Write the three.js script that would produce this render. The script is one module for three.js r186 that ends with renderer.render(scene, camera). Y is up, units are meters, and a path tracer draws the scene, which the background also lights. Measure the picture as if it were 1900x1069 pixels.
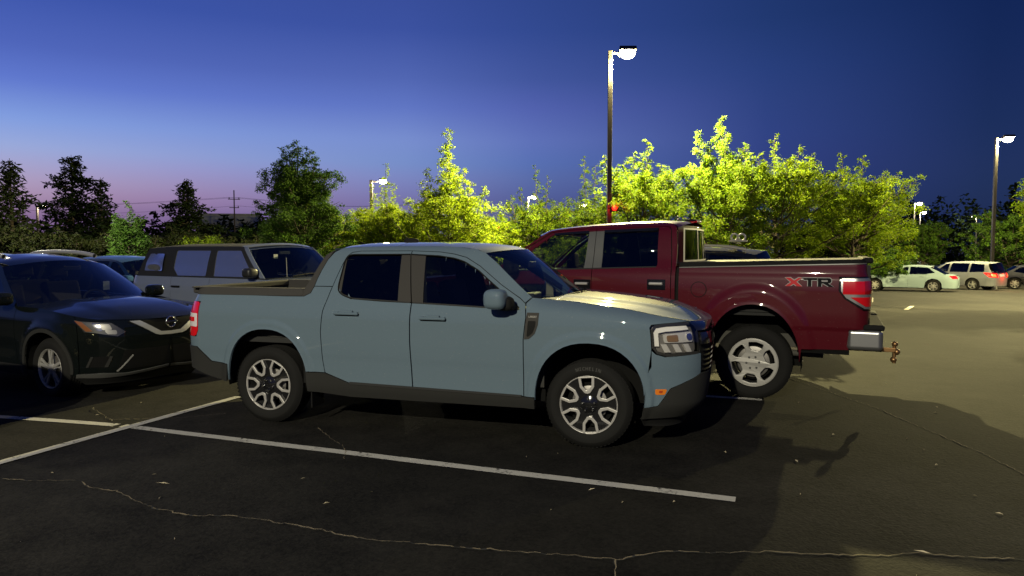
import * as THREE from 'three';
import { mergeGeometries } from 'three/addons/utils/BufferGeometryUtils.js';
import { RoundedBoxGeometry } from 'three/addons/geometries/RoundedBoxGeometry.js';
import { FontLoader } from 'three/addons/loaders/FontLoader.js';
import { TextGeometry } from 'three/addons/geometries/TextGeometry.js';

// ---------------------------------------------------------------- camera, sky, exposure
const scene = new THREE.Scene();
const camera = new THREE.PerspectiveCamera(44.31, 16 / 9, 0.05, 3000);
camera.position.set(1.0446, 1.658, 6.611);
camera.rotation.order = 'YXZ';
camera.rotation.set(-0.05634, 0.2895, 0);

const renderer = new THREE.WebGLRenderer({ antialias: true });
renderer.toneMapping = THREE.LinearToneMapping;
renderer.toneMappingExposure = 1.0;
renderer.shadowMap.enabled = true;

const lin = c => { c /= 255; return c <= 0.04045 ? c / 12.92 : Math.pow((c + 0.055) / 1.055, 2.4); };
const clamp = (x, a = 0, b = 1) => Math.min(b, Math.max(a, x));
const smooth = (a, b, x) => { const t = clamp((x - a) / (b - a)); return t * t * (3 - 2 * t); };
const lerp = (a, b, t) => a + (b - a) * t;
function rng(seed) { let s = seed >>> 0 || 1; return () => { s = (s + 0x6D2B79F5) >>> 0; let t = s; t = Math.imul(t ^ (t >>> 15), t | 1); t ^= t + Math.imul(t ^ (t >>> 7), t | 61); return ((t ^ (t >>> 14)) >>> 0) / 4294967296; }; }

// clear sky after sunset: colour by elevation (rows) and by angle from the afterglow (columns)
{
  const PH = [0, 14, 30, 40, 58, 72, 110, 180];
  const EL = [-4, 2, 3.5, 4.5, 5.6, 6.7, 8.5, 11, 13.2, 16.7, 30, 50, 90];
  const C = [
    [[114, 89, 120], [135, 105, 145], [173, 146, 174], [178, 160, 192], [169, 168, 207], [157, 173, 220], [131, 160, 225], [96, 121, 207], [79, 102, 188], [61, 86, 172], [42, 63, 135], [29, 47, 104], [20, 35, 83]],
    [[104, 85, 122], [122, 100, 146], [150, 126, 168], [154, 140, 183], [151, 150, 200], [143, 158, 211], [126, 151, 216], [96, 120, 202], [80, 102, 183], [60, 84, 166], [39, 60, 130], [28, 46, 101], [20, 35, 83]],
    [[86, 81, 125], [98, 94, 148], [115, 111, 163], [120, 123, 178], [123, 135, 192], [118, 142, 200], [120, 142, 206], [96, 118, 195], [81, 102, 178], [60, 82, 160], [36, 55, 122], [27, 44, 99], [20, 35, 83]],
    [[61, 71, 115], [69, 79, 130], [80, 90, 146], [86, 100, 158], [90, 108, 168], [88, 112, 178], [95, 114, 184], [82, 98, 174], [66, 86, 157], [51, 74, 145], [31, 52, 115], [24, 41, 95], [19, 34, 83]],
    [[36, 45, 91], [40, 50, 104], [43, 56, 116], [46, 59, 122], [48, 63, 125], [50, 65, 129], [49, 67, 131], [46, 66, 128], [41, 63, 124], [33, 56, 112], [24, 43, 99], [22, 40, 92], [21, 38, 86]],
    [[27, 39, 76], [30, 44, 83], [33, 48, 87], [33, 49, 90], [33, 49, 92], [31, 48, 92], [28, 46, 91], [25, 43, 90], [22, 41, 88], [18, 37, 85], [16, 34, 81], [16, 34, 81], [18, 34, 81]],
    [[31, 40, 78], [34, 46, 88], [36, 48, 95], [36, 49, 98], [35, 49, 99], [34, 48, 100], [32, 47, 99], [29, 44, 97], [26, 41, 95], [23, 39, 91], [21, 37, 87], [20, 37, 86], [20, 37, 84]],
    [[48, 52, 90], [54, 60, 106], [56, 64, 114], [56, 65, 118], [55, 65, 120], [54, 64, 121], [50, 61, 120], [46, 58, 117], [42, 55, 113], [37, 51, 107], [31, 46, 100], [27, 44, 95], [24, 42, 90]],
  ].map(col => col.map(c => c.map(lin)));
  const W = 1024, H = 512, d = new Float32Array(W * H * 4);
  const az = [-Math.sin(0.96), -Math.cos(0.96)];
  const seg = (T, x) => { let i = 0; while (i < T.length - 2 && x > T[i + 1]) i++; return [i, clamp((x - T[i]) / (T[i + 1] - T[i]))]; };
  for (let j = 0; j < H; j++) for (let i = 0; i < W; i++) {
    const th = ((i + 0.5) / W - 0.5) * 2 * Math.PI, el = ((j + 0.5) / H - 0.5) * 180;
    const ph = Math.acos(clamp(Math.cos(th) * az[0] + Math.sin(th) * az[1], -1, 1)) * 180 / Math.PI;
    const [a, fa] = seg(PH, ph), [b, fb] = seg(EL, Math.max(el, -4));
    for (let k = 0; k < 3; k++) d[(j * W + i) * 4 + k] = lerp(lerp(C[a][b][k], C[a + 1][b][k], fa), lerp(C[a][b + 1][k], C[a + 1][b + 1][k], fa), fb);
    d[(j * W + i) * 4 + 3] = 1;
  }
  const t = new THREE.DataTexture(d, W, H, THREE.RGBAFormat, THREE.FloatType);
  t.mapping = THREE.EquirectangularReflectionMapping; t.magFilter = THREE.LinearFilter; t.needsUpdate = true;
  scene.background = t; scene.environment = t; scene.environmentIntensity = 1;
}

// ---------------------------------------------------------------- helpers
const V = (x, y, z) => new THREE.Vector3(x, y, z);
const taken = new Map();
function numbered(n) { const k = taken.get(n) || 0; taken.set(n, k + 1); return k ? n + '_' + String(k).padStart(3, '0') : n; }
function thing(name, label, category, pos = [0, 0, 0], turn = 0, group) {
  const o = new THREE.Group(); o.name = numbered(name); o.position.set(...pos); o.rotation.y = turn;
  o.userData = { label, category }; if (group) o.userData.group = group; scene.add(o); return o;
}
function part(parent, name, geo, mat, label) {
  const m = new THREE.Mesh(Array.isArray(geo) ? (geo.length > 1 ? mergeGeometries(geo.map(plain)) : geo[0]) : geo, mat);
  m.name = name; m.castShadow = m.receiveShadow = true; if (label) m.userData.label = label; parent.add(m); return m;
}
function sub(parent, name) { const g = new THREE.Group(); g.name = name; parent.add(g); return g; }
function structure(name, geo, mat, parent = scene) { const m = part(parent, parent === scene ? numbered(name) : name, geo, mat); m.userData.kind = 'structure'; return m; }
function plain(g) { g = g.index ? g.toNonIndexed() : g; for (const k of Object.keys(g.attributes)) if (!['position', 'normal', 'uv'].includes(k)) g.deleteAttribute(k); if (!g.attributes.uv) g.setAttribute('uv', new THREE.BufferAttribute(new Float32Array(g.attributes.position.count * 2), 2)); return g; }
const mat = (r, g, b, rough = 0.5, o = {}) => new THREE.MeshPhysicalMaterial({ color: new THREE.Color().setRGB(r, g, b), roughness: rough, side: THREE.DoubleSide, ...o });
const paint = (r, g, b, o = {}) => mat(r, g, b, 0.85, { clearcoat: 1, clearcoatRoughness: 0.035, specularIntensity: 0.06, ...o });
// paint with a thin film of dust and pollen specks
function dustyPaint(r, g, b, seed, amount = 1, o = {}) {
  const n = 512, d = new Uint8Array(n * n * 4), q = rng(seed), enc = x => 255 * (x <= 0.0031308 ? 12.92 * x : 1.055 * Math.pow(x, 1 / 2.4) - 0.055), G = new Float32Array(n * n);
  for (let i = 0; i < 520 * amount; i++) { const x = Math.floor(q() * n), y = Math.floor(q() * n), w = q() < 0.12 ? 2 : 1, L = q() < 0.15 ? 5 : w; for (let a = 0; a < w; a++) for (let c = 0; c < L; c++) G[((y + a) % n) * n + (x + c) % n] = 0.08 + 0.3 * q(); }
  for (let i = 0; i < n * n; i++) { const k = 0.94 + 0.12 * q(), e = G[i]; d.set([enc(lerp(r * k, 0.36, e)), enc(lerp(g * k, 0.34, e)), enc(lerp(b * k, 0.27, e)), 255], i * 4); }
  const t = new THREE.DataTexture(d, n, n); t.wrapS = t.wrapT = THREE.RepeatWrapping; t.repeat.set(0.9, 0.9); t.magFilter = THREE.LinearFilter; t.colorSpace = THREE.SRGBColorSpace; t.needsUpdate = true;
  return paint(1, 1, 1, { map: t, ...o });
}
const glass = (r, g, b, o = {}) => mat(r, g, b, 0.02, { transmission: 1, thickness: 0, ior: 1.75, ...o });
function box(w, h, d, x = 0, y = 0, z = 0, r = 0) { const g = r ? new RoundedBoxGeometry(w, h, d, 2, r) : new THREE.BoxGeometry(w, h, d); g.translate(x, y, z); return g; }
function bar(a, b, w, d = w, seg = 0) { // straight bar between two points
  const A = V(...a), B = V(...b), L = A.distanceTo(B), g = seg ? new THREE.CylinderGeometry(d, w, L, seg) : new THREE.BoxGeometry(w, L, d);
  g.applyQuaternion(new THREE.Quaternion().setFromUnitVectors(V(0, 1, 0), B.clone().sub(A).normalize())); g.translate((A.x + B.x) / 2, (A.y + B.y) / 2, (A.z + B.z) / 2); return g;
}
function tube(pts, r, closed = false, rs = 6) { const c = new THREE.CatmullRomCurve3(pts.map(p => V(...p)), closed, 'catmullrom', 0.3); return new THREE.TubeGeometry(c, Math.max(8, pts.length * 3), r, rs, closed); }
function mirrorZ(g) {
  g = g.clone(); const p = g.attributes.position, n = g.attributes.normal;
  for (let i = 0; i < p.count; i++) { p.setZ(i, -p.getZ(i)); if (n) n.setZ(i, -n.getZ(i)); }
  if (g.index) { const a = g.index.array; for (let i = 0; i < a.length; i += 3) { const t = a[i]; a[i] = a[i + 1]; a[i + 1] = t; } }
  else for (const k of Object.keys(g.attributes)) { const at = g.attributes[k], s = at.itemSize, a = at.array; for (let i = 0; i < at.count; i += 3) for (let q = 0; q < s; q++) { const t = a[i * s + q]; a[i * s + q] = a[(i + 1) * s + q]; a[(i + 1) * s + q] = t; } }
  return g;
}
function mono(T) { // monotone cubic through [x, y] pairs
  const n = T.length, x = T.map(p => p[0]), y = T.map(p => p[1]), d = [], m = [];
  for (let i = 0; i < n - 1; i++) d.push((y[i + 1] - y[i]) / (x[i + 1] - x[i]));
  m[0] = d[0]; m[n - 1] = d[n - 2];
  for (let i = 1; i < n - 1; i++) m[i] = d[i - 1] * d[i] <= 0 ? 0 : 2 * d[i - 1] * d[i] / (d[i - 1] + d[i]);
  return q => {
    if (q <= x[0]) return y[0]; if (q >= x[n - 1]) return y[n - 1];
    let i = 0; while (q > x[i + 1]) i++;
    const h = x[i + 1] - x[i], t = (q - x[i]) / h, t2 = t * t, t3 = t2 * t;
    return (2 * t3 - 3 * t2 + 1) * y[i] + (t3 - 2 * t2 + t) * h * m[i] + (-2 * t3 + 3 * t2) * y[i + 1] + (t3 - t2) * h * m[i + 1];
  };
}
function sheet(fn, nu, nv) { // parametric sheet, fn(s, t) -> [x, y, z], s and t 0..1
  const pos = [], uv = [], idx = [];
  for (let j = 0; j <= nv; j++) for (let i = 0; i <= nu; i++) { pos.push(...fn(i / nu, j / nv)); uv.push(i / nu, j / nv); }
  for (let j = 0; j < nv; j++) for (let i = 0; i < nu; i++) { const a = j * (nu + 1) + i, b = a + 1, c = a + nu + 1, d = c + 1; idx.push(a, b, d, a, d, c); }
  const g = new THREE.BufferGeometry(); g.setAttribute('position', new THREE.Float32BufferAttribute(pos, 3)); g.setAttribute('uv', new THREE.Float32BufferAttribute(uv, 2)); g.setIndex(idx); g.computeVertexNormals(); return g;
}
const area2 = P => { let a = 0; for (let i = 0; i < P.length; i++) { const p = P[i], q = P[(i + 1) % P.length]; a += p[0] * q[1] - q[0] * p[1]; } return a / 2; };
const ccw = P => area2(P) < 0 ? P.slice().reverse() : P;
function keyhole(outer, holes) { // join holes into the outline
  let P = ccw(outer);
  for (const h0 of holes) {
    const h = ccw(h0).reverse(); let best = [1e9, 0, 0];
    P.forEach((p, i) => h.forEach((q, j) => { const d = (p[0] - q[0]) ** 2 + (p[1] - q[1]) ** 2; if (d < best[0]) best = [d, i, j]; }));
    const [, i, j] = best; P = [...P.slice(0, i + 1), ...h.slice(j), ...h.slice(0, j + 1), ...P.slice(i)];
  }
  return P;
}
function densify(P, step, closed = true) { const o = []; for (let i = 0; i < P.length - (closed ? 0 : 1); i++) { const a = P[i], b = P[(i + 1) % P.length], n = Math.max(1, Math.ceil(Math.hypot(b[0] - a[0], b[1] - a[1]) / step)); for (let k = 0; k < n; k++) o.push([lerp(a[0], b[0], k / n), lerp(a[1], b[1], k / n)]); } if (!closed) o.push(P[P.length - 1]); return o; }
function round2(P, r, n = 4) { // round the corners of an outline
  const o = []; P = ccw(P);
  for (let i = 0; i < P.length; i++) {
    const a = P[(i + P.length - 1) % P.length], b = P[i], c = P[(i + 1) % P.length];
    const la = Math.hypot(a[0] - b[0], a[1] - b[1]), lc = Math.hypot(c[0] - b[0], c[1] - b[1]), k = Math.min(r, la * 0.45, lc * 0.45);
    const p = [b[0] + (a[0] - b[0]) / la * k, b[1] + (a[1] - b[1]) / la * k], q = [b[0] + (c[0] - b[0]) / lc * k, b[1] + (c[1] - b[1]) / lc * k];
    for (let s = 0; s <= n; s++) { const t = s / n, u = 1 - t; o.push([u * u * p[0] + 2 * u * t * b[0] + t * t * q[0], u * u * p[1] + 2 * u * t * b[1] + t * t * q[1]]); }
  }
  return o;
}
// a curved panel: an outline in (u, v) laid on map(u, v), with edges turned inward
function panelGeo(outline, map, { cell = 0.05, skirt = 0.02, holes = [] } = {}) {
  const base = ccw(outline), P = holes.length ? keyhole(base, holes) : base;
  const e = 0.004, nrm = (u, v) => {
    const a = map(u - e, v), b = map(u + e, v), c = map(u, v - e), d = map(u, v + e);
    const x1 = b[0] - a[0], y1 = b[1] - a[1], z1 = b[2] - a[2], x2 = d[0] - c[0], y2 = d[1] - c[1], z2 = d[2] - c[2];
    const n = [y1 * z2 - z1 * y2, z1 * x2 - x1 * z2, x1 * y2 - y1 * x2], l = Math.hypot(...n) || 1; return n.map(q => q / l);
  };
  const pos = [], nor = [], uv = [];
  const put = (p, n, u, v) => { pos.push(...p); nor.push(...n); uv.push(u, v); };
  let x0 = 1e9, x1 = -1e9, y0 = 1e9, y1 = -1e9; for (const p of P) { x0 = Math.min(x0, p[0]); x1 = Math.max(x1, p[0]); y0 = Math.min(y0, p[1]); y1 = Math.max(y1, p[1]); }
  const cache = new Map(), at = (u, v) => { const k = Math.round(u * 1e5) + '_' + Math.round(v * 1e5); let r = cache.get(k); if (!r) { r = [map(u, v), nrm(u, v)]; cache.set(k, r); } return r; };
  const clip = (poly, ax, lim, sg) => { const o = []; for (let i = 0; i < poly.length; i++) { const a = poly[i], b = poly[(i + 1) % poly.length], da = sg * (a[ax] - lim), db = sg * (b[ax] - lim); if (da >= 0) o.push(a); if (da * db < 0) { const t = da / (da - db); o.push([a[0] + (b[0] - a[0]) * t, a[1] + (b[1] - a[1]) * t]); } } return o; };
  const nx = Math.max(1, Math.ceil((x1 - x0) / cell)), ny = Math.max(1, Math.ceil((y1 - y0) / cell));
  for (let i = 0; i < nx; i++) {
    const a = x0 + (x1 - x0) * i / nx, b = x0 + (x1 - x0) * (i + 1) / nx;
    let col = clip(clip(P, 0, a, 1), 0, b, -1); if (col.length < 3) continue;
    for (let j = 0; j < ny; j++) {
      const c = y0 + (y1 - y0) * j / ny, d = y0 + (y1 - y0) * (j + 1) / ny;
      let q = clip(clip(col, 1, c, 1), 1, d, -1);
      q = q.filter((p, k) => { const r = q[(k + 1) % q.length]; return Math.abs(p[0] - r[0]) + Math.abs(p[1] - r[1]) > 1e-6; });
      if (q.length < 3 || Math.abs(area2(q)) < 1e-8) continue;
      const tris = q.length === 4 && holes.length === 0 ? null : THREE.ShapeUtils.triangulateShape(q.map(p => new THREE.Vector2(p[0], p[1])), []);
      const T = tris || [[0, 1, 2], [0, 2, 3]];
      for (const t of T) { const w = t.map(k => q[k]); if (area2(w) < 0) w.reverse(); for (const p of w) { const [m, n] = at(p[0], p[1]); put(m, n, p[0], p[1]); } }
    }
  }
  if (skirt) for (const loop of [base, ...holes.map(h => ccw(h).reverse())]) {
    const D = densify(loop, cell);
    for (let i = 0; i < D.length; i++) {
      const a = D[i], b = D[(i + 1) % D.length], [pa, na] = at(...a), [pb, nb] = at(...b);
      const qa = pa.map((x, k) => x - na[k] * skirt), qb = pb.map((x, k) => x - nb[k] * skirt);
      const t = pb.map((x, k) => x - pa[k]), n = [t[1] * na[2] - t[2] * na[1], t[2] * na[0] - t[0] * na[2], t[0] * na[1] - t[1] * na[0]], l = Math.hypot(...n) || 1, N = n.map(x => x / l);
      for (const p of [pa, qa, qb, pa, qb, pb]) put(p, N, 0, 0);
    }
  }
  const g = new THREE.BufferGeometry();
  g.setAttribute('position', new THREE.Float32BufferAttribute(pos, 3)); g.setAttribute('normal', new THREE.Float32BufferAttribute(nor, 3)); g.setAttribute('uv', new THREE.Float32BufferAttribute(uv, 2));
  return g;
}
// wrap-around body surface: u runs along the side (u = x) and on round the corners to the middle of the nose and of the tail, v is height
function bodyShell(o) {
  const W = o.W, prof = mono(o.prof), rf = o.rakeF ? mono(o.rakeF) : () => 0, rr = o.rakeR ? mono(o.rakeR) : () => 0;
  const table = (a, n, m) => { const T = [[0, 0, W]], N = 600; let s = 0; for (let i = 1; i <= N; i++) { const t = i / N * Math.PI / 2, x = a * Math.pow(Math.sin(t), 2 / n), z = W * Math.pow(Math.max(0, Math.cos(t)), 2 / m), q = T[T.length - 1]; s += Math.hypot(x - q[1], z - q[2]); T.push([s, x, z]); } return T; };
  const F = table(o.xf - o.u0f, o.nf || 2.2, o.mf || 5), R = table(o.u0r - o.xr, o.nr || 2.2, o.mr || 8);
  const look = (T, s) => { let a = 0, b = T.length - 1; s = clamp(s, 0, T[b][0]); while (b - a > 1) { const m = (a + b) >> 1; if (T[m][0] > s) b = m; else a = m; } const t = (s - T[a][0]) / (T[b][0] - T[a][0] || 1); return [lerp(T[a][1], T[b][1], t), lerp(T[a][2], T[b][2], t)]; };
  const plan = u => { if (u > o.u0f) { const q = look(F, u - o.u0f); return [o.u0f + q[0], q[1]]; } if (u < o.u0r) { const q = look(R, o.u0r - u); return [o.u0r - q[0], q[1]]; } return [u, W]; };
  const h = 0.012;
  function S(u, v, off = 0) {
    const p = plan(u); let nx = 0, nz = 1;
    if (u > o.u0f - h || u < o.u0r + h) { const a = plan(u - h), b = plan(u + h); const tx = b[0] - a[0], tz = b[1] - a[1], l = Math.hypot(tx, tz) || 1; nx = -tz / l; nz = tx / l; }
    const d = prof(v) - W + (o.bump ? o.bump(u, v) : 0) + off;
    return [p[0] + nx * d + (u > o.u0f ? rf(v) * smooth(0, 0.7, (u - o.u0f) / (o.xf - o.u0f)) : u < o.u0r ? rr(v) * smooth(0, 0.7, (o.u0r - u) / (o.u0r - o.xr)) : 0), v, p[1] + nz * d];
  }
  S.uF = o.u0f + F[F.length - 1][0]; S.uR = o.u0r - R[R.length - 1][0];
  return S;
}
function archPath(c, cy, hw, h, p, y0, y1 = y0, n = 22) { // from the front foot of the arch over the top to the rear foot
  const o = [[c + hw, y0]]; for (let i = 0; i <= n; i++) { const t = i / n * Math.PI, cs = Math.cos(t), sn = Math.sin(t); o.push([c + hw * Math.sign(cs) * Math.pow(Math.abs(cs), 2 / p), cy + h * Math.pow(Math.abs(sn), 2 / p)]); } o.push([c - hw, y1]); return o;
}
const archRho = (u, v, A) => Math.pow(Math.pow(Math.abs(u - A[0]) / A[2], A[4]) + Math.pow(Math.max(0, v - A[1]) / A[3], A[4]), 1 / A[4]);
function both(parent, name, geo, m, label) { if (Array.isArray(geo)) geo = geo.length > 1 ? mergeGeometries(geo.map(plain)) : geo[0]; const a = part(parent, name, geo, m, label), b = part(parent, name, mirrorZ(geo), m, label); return [a, b]; }
const stripOf = (P, w) => { // ribbon outline along an open path
  const L = [], Rr = []; P.forEach((p, i) => { const a = P[Math.max(0, i - 1)], b = P[Math.min(P.length - 1, i + 1)], dx = b[0] - a[0], dy = b[1] - a[1], l = Math.hypot(dx, dy) || 1; L.push([p[0] - dy / l * w, p[1] + dx / l * w]); Rr.push([p[0] + dy / l * w, p[1] - dx / l * w]); }); return [...L, ...Rr.reverse()];
};
const groundY = (x, z) => -clamp(0.021 * (-z - 5), 0, 1.4) - clamp(0.02 * (-x - 4.5), 0, 0.5);
// ---------------------------------------------------------------- shared materials
const M = {
  black: mat(0.006, 0.006, 0.006, 0.8, { specularIntensity: 0.4 }), trim: mat(0.025, 0.025, 0.025, 0.8, { specularIntensity: 0.4 }), cladding: mat(0.04, 0.038, 0.036, 0.85, { specularIntensity: 0.4 }), gloss: mat(0.008, 0.008, 0.009, 0.12, { clearcoat: 1 }),
  rubber: null, chrome: mat(0.72, 0.72, 0.72, 0.12, { metalness: 1 }), alu: mat(0.34, 0.33, 0.31, 0.42, { metalness: 0.4 }), machined: mat(0.4, 0.385, 0.365, 0.38, { metalness: 0.4 }),
  darkMetal: mat(0.06, 0.06, 0.062, 0.5, { metalness: 0.6 }), disc: mat(0.2, 0.19, 0.18, 0.45, { metalness: 0.8 }), lower: mat(0.02, 0.02, 0.019, 0.85, { specularIntensity: 0.35 }), liner: mat(0.006, 0.006, 0.006, 0.95, { specularIntensity: 0.2 }),
  glassClear: glass(0.72, 0.78, 0.76), glassDark: glass(0.09, 0.1, 0.11), glassMid: glass(0.5, 0.54, 0.54), lens: glass(0.93, 0.93, 0.93), seat: mat(0.085, 0.07, 0.06, 0.8), dash: mat(0.02, 0.019, 0.018, 0.8),
  red: mat(0.58, 0.006, 0.012, 0.15, { clearcoat: 1 }), amber: mat(0.62, 0.17, 0.015, 0.2, { clearcoat: 1 }), white: mat(0.72, 0.72, 0.72, 0.25, { clearcoat: 1 }), bronze: mat(0.3, 0.17, 0.07, 0.4, { metalness: 0.8 }),
};
{ // tyre rubber with a fine moulded grain
  const n = 128, d = new Uint8Array(n * n * 4), r = rng(5); for (let i = 0; i < n * n; i++) { const v = 110 + r() * 90; d.set([v, v, v, 255], i * 4); }
  const t = new THREE.DataTexture(d, n, n); t.wrapS = t.wrapT = THREE.RepeatWrapping; t.repeat.set(24, 3); t.magFilter = THREE.LinearFilter; t.needsUpdate = true;
  M.rubber = mat(0.008, 0.0078, 0.0074, 0.85, { specularIntensity: 0.45, bumpMap: t, bumpScale: 0.0012 });
}
const font = await new FontLoader().loadAsync('fonts/droid/droid_sans_bold.typeface.json');
function textGeo(s, size, depth, extra = {}) { const g = new TextGeometry(s, { font, size, depth, curveSegments: 3, bevelEnabled: false, ...extra }); g.computeBoundingBox(); const b = g.boundingBox; g.translate(-(b.min.x + b.max.x) / 2, -(b.min.y + b.max.y) / 2, 0); return g; }
function arcText(s, r, size, mid, step, depth) { // letters standing round an arc, facing +z
  return [...s].map((ch, i) => { const a = mid - (i - (s.length - 1) / 2) * step, g = textGeo(ch, size, depth); g.rotateZ(a - Math.PI / 2); g.translate(Math.cos(a) * r, Math.sin(a) * r, 0); return g; });
}
// tyre and rim geometries; outer face looks to +z, z = 0 is the hub face plane
function tyreGeo(R, rr, w) {
  const s = [[rr - 0.004, -0.012], [rr + 0.012, -0.004], [rr + 0.02, 0.004], [lerp(rr, R, 0.35), 0.013], [lerp(rr, R, 0.6), 0.012], [lerp(rr, R, 0.62), 0.009], [R - 0.035, 0.004], [R - 0.018, -0.012], [R - 0.006, -0.028]];
  const P = s.map(p => new THREE.Vector2(p[0], p[1]));
  const n = 5; for (let i = 0; i < n; i++) { const a = -0.032 - (w - 0.064) * i / n, b = -0.032 - (w - 0.064) * (i + 1) / n; P.push(new THREE.Vector2(R, a), new THREE.Vector2(R, b + 0.007)); if (i < n - 1) P.push(new THREE.Vector2(R - 0.008, b + 0.006), new THREE.Vector2(R - 0.008, b)); }
  P.push(new THREE.Vector2(R - 0.012, -w + 0.024), new THREE.Vector2(R - 0.05, -w), new THREE.Vector2(rr, -w + 0.01));
  const g = new THREE.LatheGeometry(P, 72); g.rotateX(Math.PI / 2); return g;
}
function shoulderBlocks(R, n) { const g = []; for (let i = 0; i < n; i++) { const a = i / n * Math.PI * 2, b = box(0.018, 0.004, 0.032, 0, R - 0.001, -0.036); b.rotateZ(a); g.push(b); } return g; }
function lathe(P, seg = 64) { const g = new THREE.LatheGeometry(P.map(p => new THREE.Vector2(...p)), seg); g.rotateX(Math.PI / 2); return g; }
const poly2 = P => { const s = new THREE.Shape(); P.forEach((p, i) => i ? s.lineTo(...p) : s.moveTo(...p)); return s; };
const pathOf = P => { const s = new THREE.Path(); P.forEach((p, i) => i ? s.lineTo(...p) : s.moveTo(...p)); return s; };
function extr(shape, depth, bevel = 0.004) { return new THREE.ExtrudeGeometry(shape, { depth, bevelEnabled: bevel > 0, bevelSize: bevel, bevelThickness: bevel, bevelSegments: 2, curveSegments: 24 }); }
const ringPts = (r, n = 72) => Array.from({ length: n }, (_, i) => [r * Math.cos(i / n * 2 * Math.PI), r * Math.sin(i / n * 2 * Math.PI)]);
const rot2 = (P, a) => P.map(([x, y]) => [x * Math.cos(a) - y * Math.sin(a), x * Math.sin(a) + y * Math.cos(a)]);

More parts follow.
